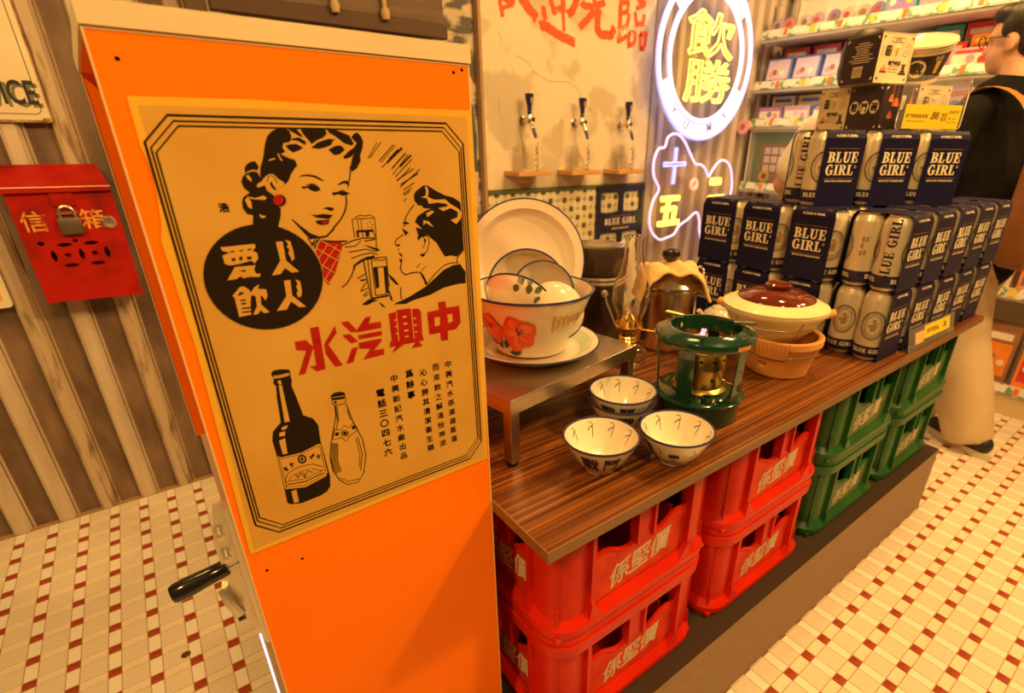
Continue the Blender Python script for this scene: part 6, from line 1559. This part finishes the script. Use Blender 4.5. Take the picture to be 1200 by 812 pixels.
# framed display case on the fourth shelf
fc_=thing('display_case','clear display case with green and brown house picture on the shelf end','display case',(SX+.02,2.08,1.021))
MB().box(.06,.066,-.20,.125,0,.320).build('case_back',pm('green'),fc_)
for a,b_,c,d in ((-.20,-.19,0,.320),(.115,.125,0,.320)): MB().box(.0,.066,a,b_,c,d).build('case_side',m_sh,fc_)
MB().box(0,.066,-.20,.125,.320,.330).build('case_top',m_sh,fc_); MB().box(.0,.003,-.19,.115,.0,.320).build('case_pane',m_film,fc_)
MB().box(.05,.058,-.14,.06,.02,.25).build('brick_house',pm('brown'),fc_)
for i in range(3):
    for j in range(3): MB().box(.046,.050,-.115+.052*i,-.075+.052*i,.085+.052*j,.125+.052*j).build('house_window',pm('white'),fc_)
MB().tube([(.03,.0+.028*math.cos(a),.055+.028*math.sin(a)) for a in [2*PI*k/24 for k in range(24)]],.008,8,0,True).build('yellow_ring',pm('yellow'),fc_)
ht=thing('hanging_cookie_tag','round pink cookie tag hanging from the shelf end','tag',(SX-.02,2.236,1.37))
MB().lathe([(0,0),(.040,0),(.046,.004),(.044,.010),(0,.012)],24,0,Tm(0,0,0,ry=-PI/2+R(10))).build('tag_disc',pm('pink'),ht,True); MB().lathe([(0,.012),(.018,.012),(.018,.014),(0,.014)],16,0,Tm(0,0,0,ry=-PI/2+R(10))).build('tag_centre',pm('brown'),ht); MB().tube([(0.004,0,.044),(.012,-.024,.075)],.0015,5).build('tag_string',m_sh,ht)
for k,(y,c1,c2,c3,lb) in enumerate(((1.60,'lilac','white','pink','lilac gift box on the fourth shelf'),(1.40,'violet','lilac','white','violet gift box on the fourth shelf'),(1.20,'blue','lilac','white','blue gift box on the fourth shelf'),(1.00,'white','violet','pink','white gift box on the fourth shelf'))): carton(y,1.021,.17,.20,.10,.06,c1,c2,c3,lb,'gift_carton','box')
for k,(y,c1,c2,c3,lb) in enumerate(((.92,'orange','cream','blue','orange snack box on the fifth shelf behind the shopper'),(.72,'cream','orange','red','cream snack box on the fifth shelf'),(.52,'orange','blue','cream','orange and blue snack box on the fifth shelf'),(.32,'red','cream','yellow','red snack box on the fifth shelf'))): carton(y,.621,.17,.24,.10,.04,c1,c2,c3,lb)
for k,(y,c1,c2,c3,lb) in enumerate(((1.0,'cream','orange','red','cream snack box on the bottom shelf'),(.80,'orange','cream','blue','orange snack box on the bottom shelf'),(.60,'brown','orange','cream','brown snack box on the bottom shelf'),(.40,'orange','red','cream','orange and red snack box on the bottom shelf'))): carton(y,.141,.17,.30,.10,.04,c1,c2,c3,lb)
# ------------------------------------------------------------------ people
def ball(mb,c,rx,ry=None,rz=None,n=14,M=None):
    ry=rx if ry is None else ry; rz=rx if rz is None else rz
    pr=[(math.sin(PI*k/n),-math.cos(PI*k/n)) for k in range(n+1)]; pr[0]=(0,-1); pr[-1]=(0,1)
    mb.lathe(pr,18,0,(M or Matrix.Identity(4))@Matrix.Translation(c)@Matrix.Diagonal((rx,ry,rz,1)))
def limb(mb,pts,rs,M=None):
    # overlapping balls along a tapered limb
    for i in range(len(pts)-1):
        a,b_=Vector(pts[i]),Vector(pts[i+1]); L_=(b_-a).length; n=max(2,int(L_/.022))
        for k in range(n+1):
            t=k/n; ball(mb,a+(b_-a)*t,rs[i]+(rs[i+1]-rs[i])*t,n=8,M=M)
def remeshed(name,mb,m,parent,vox=.009,it=6):
    o=mb.build(name,m,parent)
    r=o.modifiers.new('union','REMESH'); r.mode='VOXEL'; r.voxel_size=vox; r.use_smooth_shade=True
    s=o.modifiers.new('relax','SMOOTH'); s.factor=.5; s.iterations=it
    return o
m_skin=mat('skin',(.62,.34,.22),.5,col2=(.66,.37,.25),nscale=10)
m_hair=mat('dark_hair',(.018,.012,.009),.5,col2=(.03,.02,.015),nscale=60,bump=.5,bscale=150,stretch=(1,1,.2))
def head_parts(mb,h,fw,lt,up=Vector((0,0,1))):
    # h: head centre; fw: facing; lt: the person's left
    M=Matrix(((fw.x,lt.x,up.x,h.x),(fw.y,lt.y,up.y,h.y),(fw.z,lt.z,up.z,h.z),(0,0,0,1)))
    ball(mb,(-.006,0,.030),.096,.074,.090,M=M); ball(mb,(.018,0,-.035),.070,.058,.080,M=M); ball(mb,(.050,0,-.085),.030,.034,.026,M=M)
    ball(mb,(.088,0,-.018),.014,.010,.026,M=M); ball(mb,(.098,0,-.030),.013,.013,.010,M=M)
    ball(mb,(.074,0,.018),.018,.050,.012,M=M); ball(mb,(.082,0,-.062),.009,.024,.006,M=M); ball(mb,(.080,0,-.072),.009,.021,.006,M=M)
    for s in (-1,1): ball(mb,(-.010,s*.074,-.012),.020,.010,.032,M=M); ball(mb,(-.004,s*.076,-.034),.011,.008,.013,M=M)
    return M
def hand_parts(mb,w,d,side,out):
    # w: wrist, d: hand direction, side: towards the thumb, out: palm normal
    def P(a,b_,c): return w+d*a+side*b_+out*c
    for b_ in (-.022,-.008,.008,.022): limb(mb,[P(.0,b_*.7,0),P(.085,b_,0)],[.017,.013])
    for k,(b_,l) in enumerate(((.028,.068),(.010,.078),(-.009,.072),(-.027,.056))):
        limb(mb,[P(.085,b_,0),P(.085+l*.5,b_*1.1,.012),P(.085+l*.85,b_*1.1,.036)],[.0095,.0088,.0078])
    limb(mb,[P(.020,.020,.004),P(.050,.048,.014),P(.080,.058,.026)],[.014,.011,.0085])
# ---- shopper with the backpack
fA=Vector((.40,.91,0)).normalized(); lA=Vector((-fA.y,fA.x,0)); bA=-fA; Zv=Vector((0,0,1))
oA=Vector((2.80,.685,0))
def A(f,l,z): return oA+fA*f+lA*l+Zv*z
pa=thing('person','person in black shirt and beige wide trousers turned towards the goods shelf','person',oA)
def loc(mb): 
    mb.v=[(x-oA.x,y-oA.y,z) for x,y,z in mb.v]; return mb
hA=A(.105,.0,1.640)
bd=MB(); fh=(fA+lA*.30).normalized(); lh=Vector((-fh.y,fh.x,0)); MA=head_parts(bd,hA,fh,lh)
limb(bd,[A(.05,0,1.40),A(.080,0,1.56)],[.058,.052])
limb(bd,[A(.08,.0,1.36),A(.04,0,1.15),A(.0,0,.95)],[.125,.120,.125]); limb(bd,[A(.075,-.15,1.37),A(.075,.15,1.37)],[.062,.062])
eL=A(.10,.235,1.10); wL=A(.29,.20,.98); eR=A(.10,-.235,1.10); wR=A(.29,-.18,1.0)
limb(bd,[A(.075,.175,1.365),eL,wL],[.050,.040,.027]); limb(bd,[A(.075,-.175,1.365),eR,wR],[.050,.040,.027])
hand_parts(bd,wL,(fA*.9-Zv*.4).normalized(),(Zv*.9+fA*.4).normalized(),-lA); hand_parts(bd,wR,(fA*.9-Zv*.4).normalized(),(Zv*.9+fA*.4).normalized(),lA)
aL=A(-.236,-.045,.075); aR=A(.12,-.10,.075)
limb(bd,[A(0,.075,.92),A(-.06,.03,.50),aL],[.085,.058,.042]); limb(bd,[A(0,-.085,.92),A(.11,-.095,.50),aR],[.085,.058,.042])
remeshed('body',loc(bd),m_skin,pa,.0085,3)
hr=MB(); ball(hr,(-.026,0,.050),.098,.083,.088,M=MA); ball(hr,(-.062,0,.000),.056,.076,.075,M=MA); ball(hr,(.040,0,.088),.060,.068,.040,M=MA); ball(hr,(-.05,0,.08),.08,.075,.07,M=MA)
for s in (-1,1): ball(hr,(.012,s*.066,.040),.026,.014,.036,M=MA)
remeshed('hair',loc(hr),m_hair,pa,.008,2)
gl=MB()
for s in (-1,1):
    gl.tube([tuple(MA@Vector((.104,s*.034+.025*math.cos(a),.004+.020*math.sin(a)))) for a in [2*PI*k/20 for k in range(20)]],.0022,6,0,True)
    gl.tube([tuple(MA@Vector((.104,s*.058,.010))),tuple(MA@Vector((.06,s*.080,.010))),tuple(MA@Vector((-.005,s*.084,.006)))],.002,6)
gl.tube([tuple(MA@Vector((.106,-.010,.006))),tuple(MA@Vector((.106,.010,.006)))],.002,6)
loc(gl).build('glasses',m_blackpl,pa)
m_blk=mat('black_cotton',(.008,.006,.005),.9,spec=.1,col2=(.012,.010,.008),nscale=12,bump=.4,bscale=30)
s_=MB(); limb(s_,[A(.085,0,1.40),A(.05,0,1.20),A(.01,0,.98),A(.0,0,.84)],[.135,.150,.158,.165]); limb(s_,[A(.075,-.15,1.375),A(.075,.15,1.375)],[.078,.078])
for sg,e in ((1,eL),(-1,eR)): limb(s_,[A(.075,sg*.175,1.365),A(.088,sg*.215,1.20)],[.075,.082])
limb(s_,[A(.085,0,1.43),A(.10,0,1.475)],[.075,.064])
remeshed('black_shirt',loc(s_),m_blk,pa,.012,8)
m_bei=mat('beige_trousers',(.60,.44,.27),.9,col2=(.66,.49,.31),nscale=7,bump=.6,bscale=14)
s_=MB(); limb(s_,[A(0,-.05,.90),A(0,.05,.90)],[.150,.150])
s_.tube([A(.0,.065,.90),A(-.02,.055,.70),A(-.06,.035,.50),A(-.145,-.005,.28),A(-.222,-.042,.050)],[.140,.138,.130,.112,.094],22); s_.tube([A(.0,-.085,.90),A(.06,-.09,.70),A(.10,-.095,.50),A(.11,-.097,.28),A(.115,-.10,.035)],[.130,.126,.118,.112,.112],22)
remeshed('beige_trousers',loc(s_),m_bei,pa,.012,6)
m_sho=mat('black_shoe',(.02,.016,.014),.5); m_sol=mat('cream_sole',(.72,.60,.46),.6)
for q,a_ in enumerate((aL,aR)):
    s_=MB(); b0=Vector((a_.x,a_.y,0)); limb(s_,[b0-fA*.050+Zv*.060,b0+fA*.07+Zv*.050,b0+fA*.175+Zv*.044],[.042,.042,.036])
    so=remeshed('shoe',loc(s_),m_sho,pa,.009,4)
    s_=MB(); n=20; out=[]
    for k in range(n):
        t=2*PI*k/n; f_=.062+.165*math.cos(t); w_=.050*math.sin(t)*(1 if math.cos(t)>0 else .85); out.append((b0+fA*f_+lA*w_))
    s_.prism([(v.x,v.y) for v in out],.0005,.030); loc(s_).build('shoe_sole',m_sol,so)
# leather backpack, worn
m_lea=mat('brown_leather',(.20,.075,.022),.38,col2=(.28,.11,.035),nscale=6,bump=.3,bscale=80)
bk=thing('leather_backpack','brown leather backpack worn over the black shirt','backpack',oA)
B0=A(-.235,.0,1.00)
def Bm(): return Matrix(((lA.x,bA.x,0,B0.x-oA.x),(lA.y,bA.y,0,B0.y-oA.y),(0,0,1,B0.z),(0,0,0,1)))
MB().rbox(-.15,.15,-.065,.075,-.16,.26,.035,0,Bm()).build('bag_body',m_lea,bk,True)
MB().rbox(-.125,.125,.070,.115,-.14,.06,.018,0,Bm()).build('front_pocket',m_lea,bk,True)
MB().rbox(-.145,.145,.060,.092,.07,.275,.014,0,Bm()).build('bag_flap',m_lea,bk,True)
m_strap=mat('tan_strap',(.42,.17,.045),.45)
for s in (-1,1):
    pth=[A(-.190,s*.10,1.22),A(-.125,s*.115,1.40),A(.00,s*.120,1.480),A(.12,s*.125,1.475),A(.215,s*.12,1.36),A(.215,s*.15,1.18),A(.10,s*.18,1.02),A(-.10,s*.165,.93)]
    v_=[];f_=[]
    for k,p in enumerate(pth):
        p=p-oA
        for d in (-.024,.024):
            v_.append(p+lA*d)
        if k: f_.append((2*k-2,2*k-1,2*k+1,2*k))
    o=MB().add(v_,f_).build('shoulder_strap',m_strap,bk,True); md=o.modifiers.new('thick','SOLIDIFY'); md.thickness=.006; md.offset=1
    sb_=o.modifiers.new('soft','SUBSURF'); sb_.levels=2; sb_.render_levels=2
# ---- shopper in the white T-shirt, mostly behind the beer packs
fB=Vector((.97,-.22,0)).normalized(); lB=Vector((-fB.y,fB.x,0)); oB=Vector((2.33,1.10,0))
def Bp(f,l,z): return oB+fB*f+lB*l+Zv*z
pb=thing('person','person in pale T-shirt with dark hair standing behind the beer packs','person',oB)
def locB(mb): mb.v=[(x-oB.x,y-oB.y,z) for x,y,z in mb.v]; return mb
bd=MB(); hB=Bp(.03,0,1.535); MBh=head_parts(bd,hB,fB,lB)
limb(bd,[Bp(-.01,0,1.36),Bp(.01,0,1.50)],[.055,.050]); limb(bd,[Bp(0,0,1.30),Bp(0,0,1.10),Bp(0,0,.90)],[.115,.110,.120]); limb(bd,[Bp(0,-.14,1.32),Bp(0,.14,1.32)],[.058,.058])
eBl=Bp(-.02,.275,1.10); wBl=Bp(.16,.20,.98); eBr=Bp(-.02,-.25,1.09); wBr=Bp(.16,-.16,.98)
limb(bd,[Bp(0,.165,1.315),eBl,wBl],[.048,.039,.026]); limb(bd,[Bp(0,-.165,1.315),eBr,wBr],[.048,.039,.026])
hand_parts(bd,wBl,(fB*.9-Zv*.3-lB*.3).normalized(),Zv,-lB); hand_parts(bd,wBr,(fB*.9-Zv*.3+lB*.3).normalized(),Zv,lB)
limb(bd,[Bp(0,.08,.88),Bp(.02,.085,.48),Bp(0,.085,.075)],[.082,.056,.041]); limb(bd,[Bp(0,-.08,.88),Bp(.02,-.085,.48),Bp(0,-.085,.075)],[.082,.056,.041])
remeshed('body',locB(bd),m_skin,pb,.0085,3)
hr=MB(); ball(hr,(-.026,0,.045),.100,.086,.090,M=MBh); ball(hr,(-.062,0,-.005),.056,.078,.080,M=MBh); ball(hr,(.040,0,.080),.060,.066,.040,M=MBh)
remeshed('hair',locB(hr),m_hair,pb,.008,2)
m_wht=mat('pale_cotton',(.88,.78,.74),.9,bump=.4,bscale=25)
s_=MB(); limb(s_,[Bp(0,0,1.335),Bp(0,0,1.10),Bp(0,0,.82)],[.125,.138,.150]); limb(s_,[Bp(0,-.14,1.325),Bp(0,.14,1.325)],[.074,.074])
for sg,e in ((1,eBl),(-1,eBr)): limb(s_,[Bp(0,sg*.165,1.315),Bp(0,sg*.165,1.315)+(e-Bp(0,sg*.165,1.315))*.62],[.070,.076])
remeshed('t_shirt',locB(s_),m_wht,pb,.012,8)
m_dtr=mat('dark_trousers',(.02,.018,.02),.9)
s_=MB(); limb(s_,[Bp(0,-.05,.86),Bp(0,.05,.86)],[.135,.135])
for sg in (1,-1): s_.tube([Bp(0,sg*.08,.86),Bp(.02,sg*.09,.48),Bp(0,sg*.09,.04)],[.105,.085,.075],18)
remeshed('dark_trousers',locB(s_),m_dtr,pb,.012,6)
for sg in (1,-1):
    s_=MB(); b0=Bp(0,sg*.085,0); limb(s_,[b0-fB*.045+Zv*.055,b0+fB*.06+Zv*.046,b0+fB*.140+Zv*.042],[.041,.041,.036]); so=remeshed('shoe',locB(s_),m_sho,pb,.009,4)
    s_=MB(); out=[(b0+fB*(.045+.135*math.cos(2*PI*k/18))+lB*(.046*math.sin(2*PI*k/18))) for k in range(18)]; s_.prism([(v.x,v.y) for v in out],.0005,.026); locB(s_).build('shoe_sole',m_sol,so)
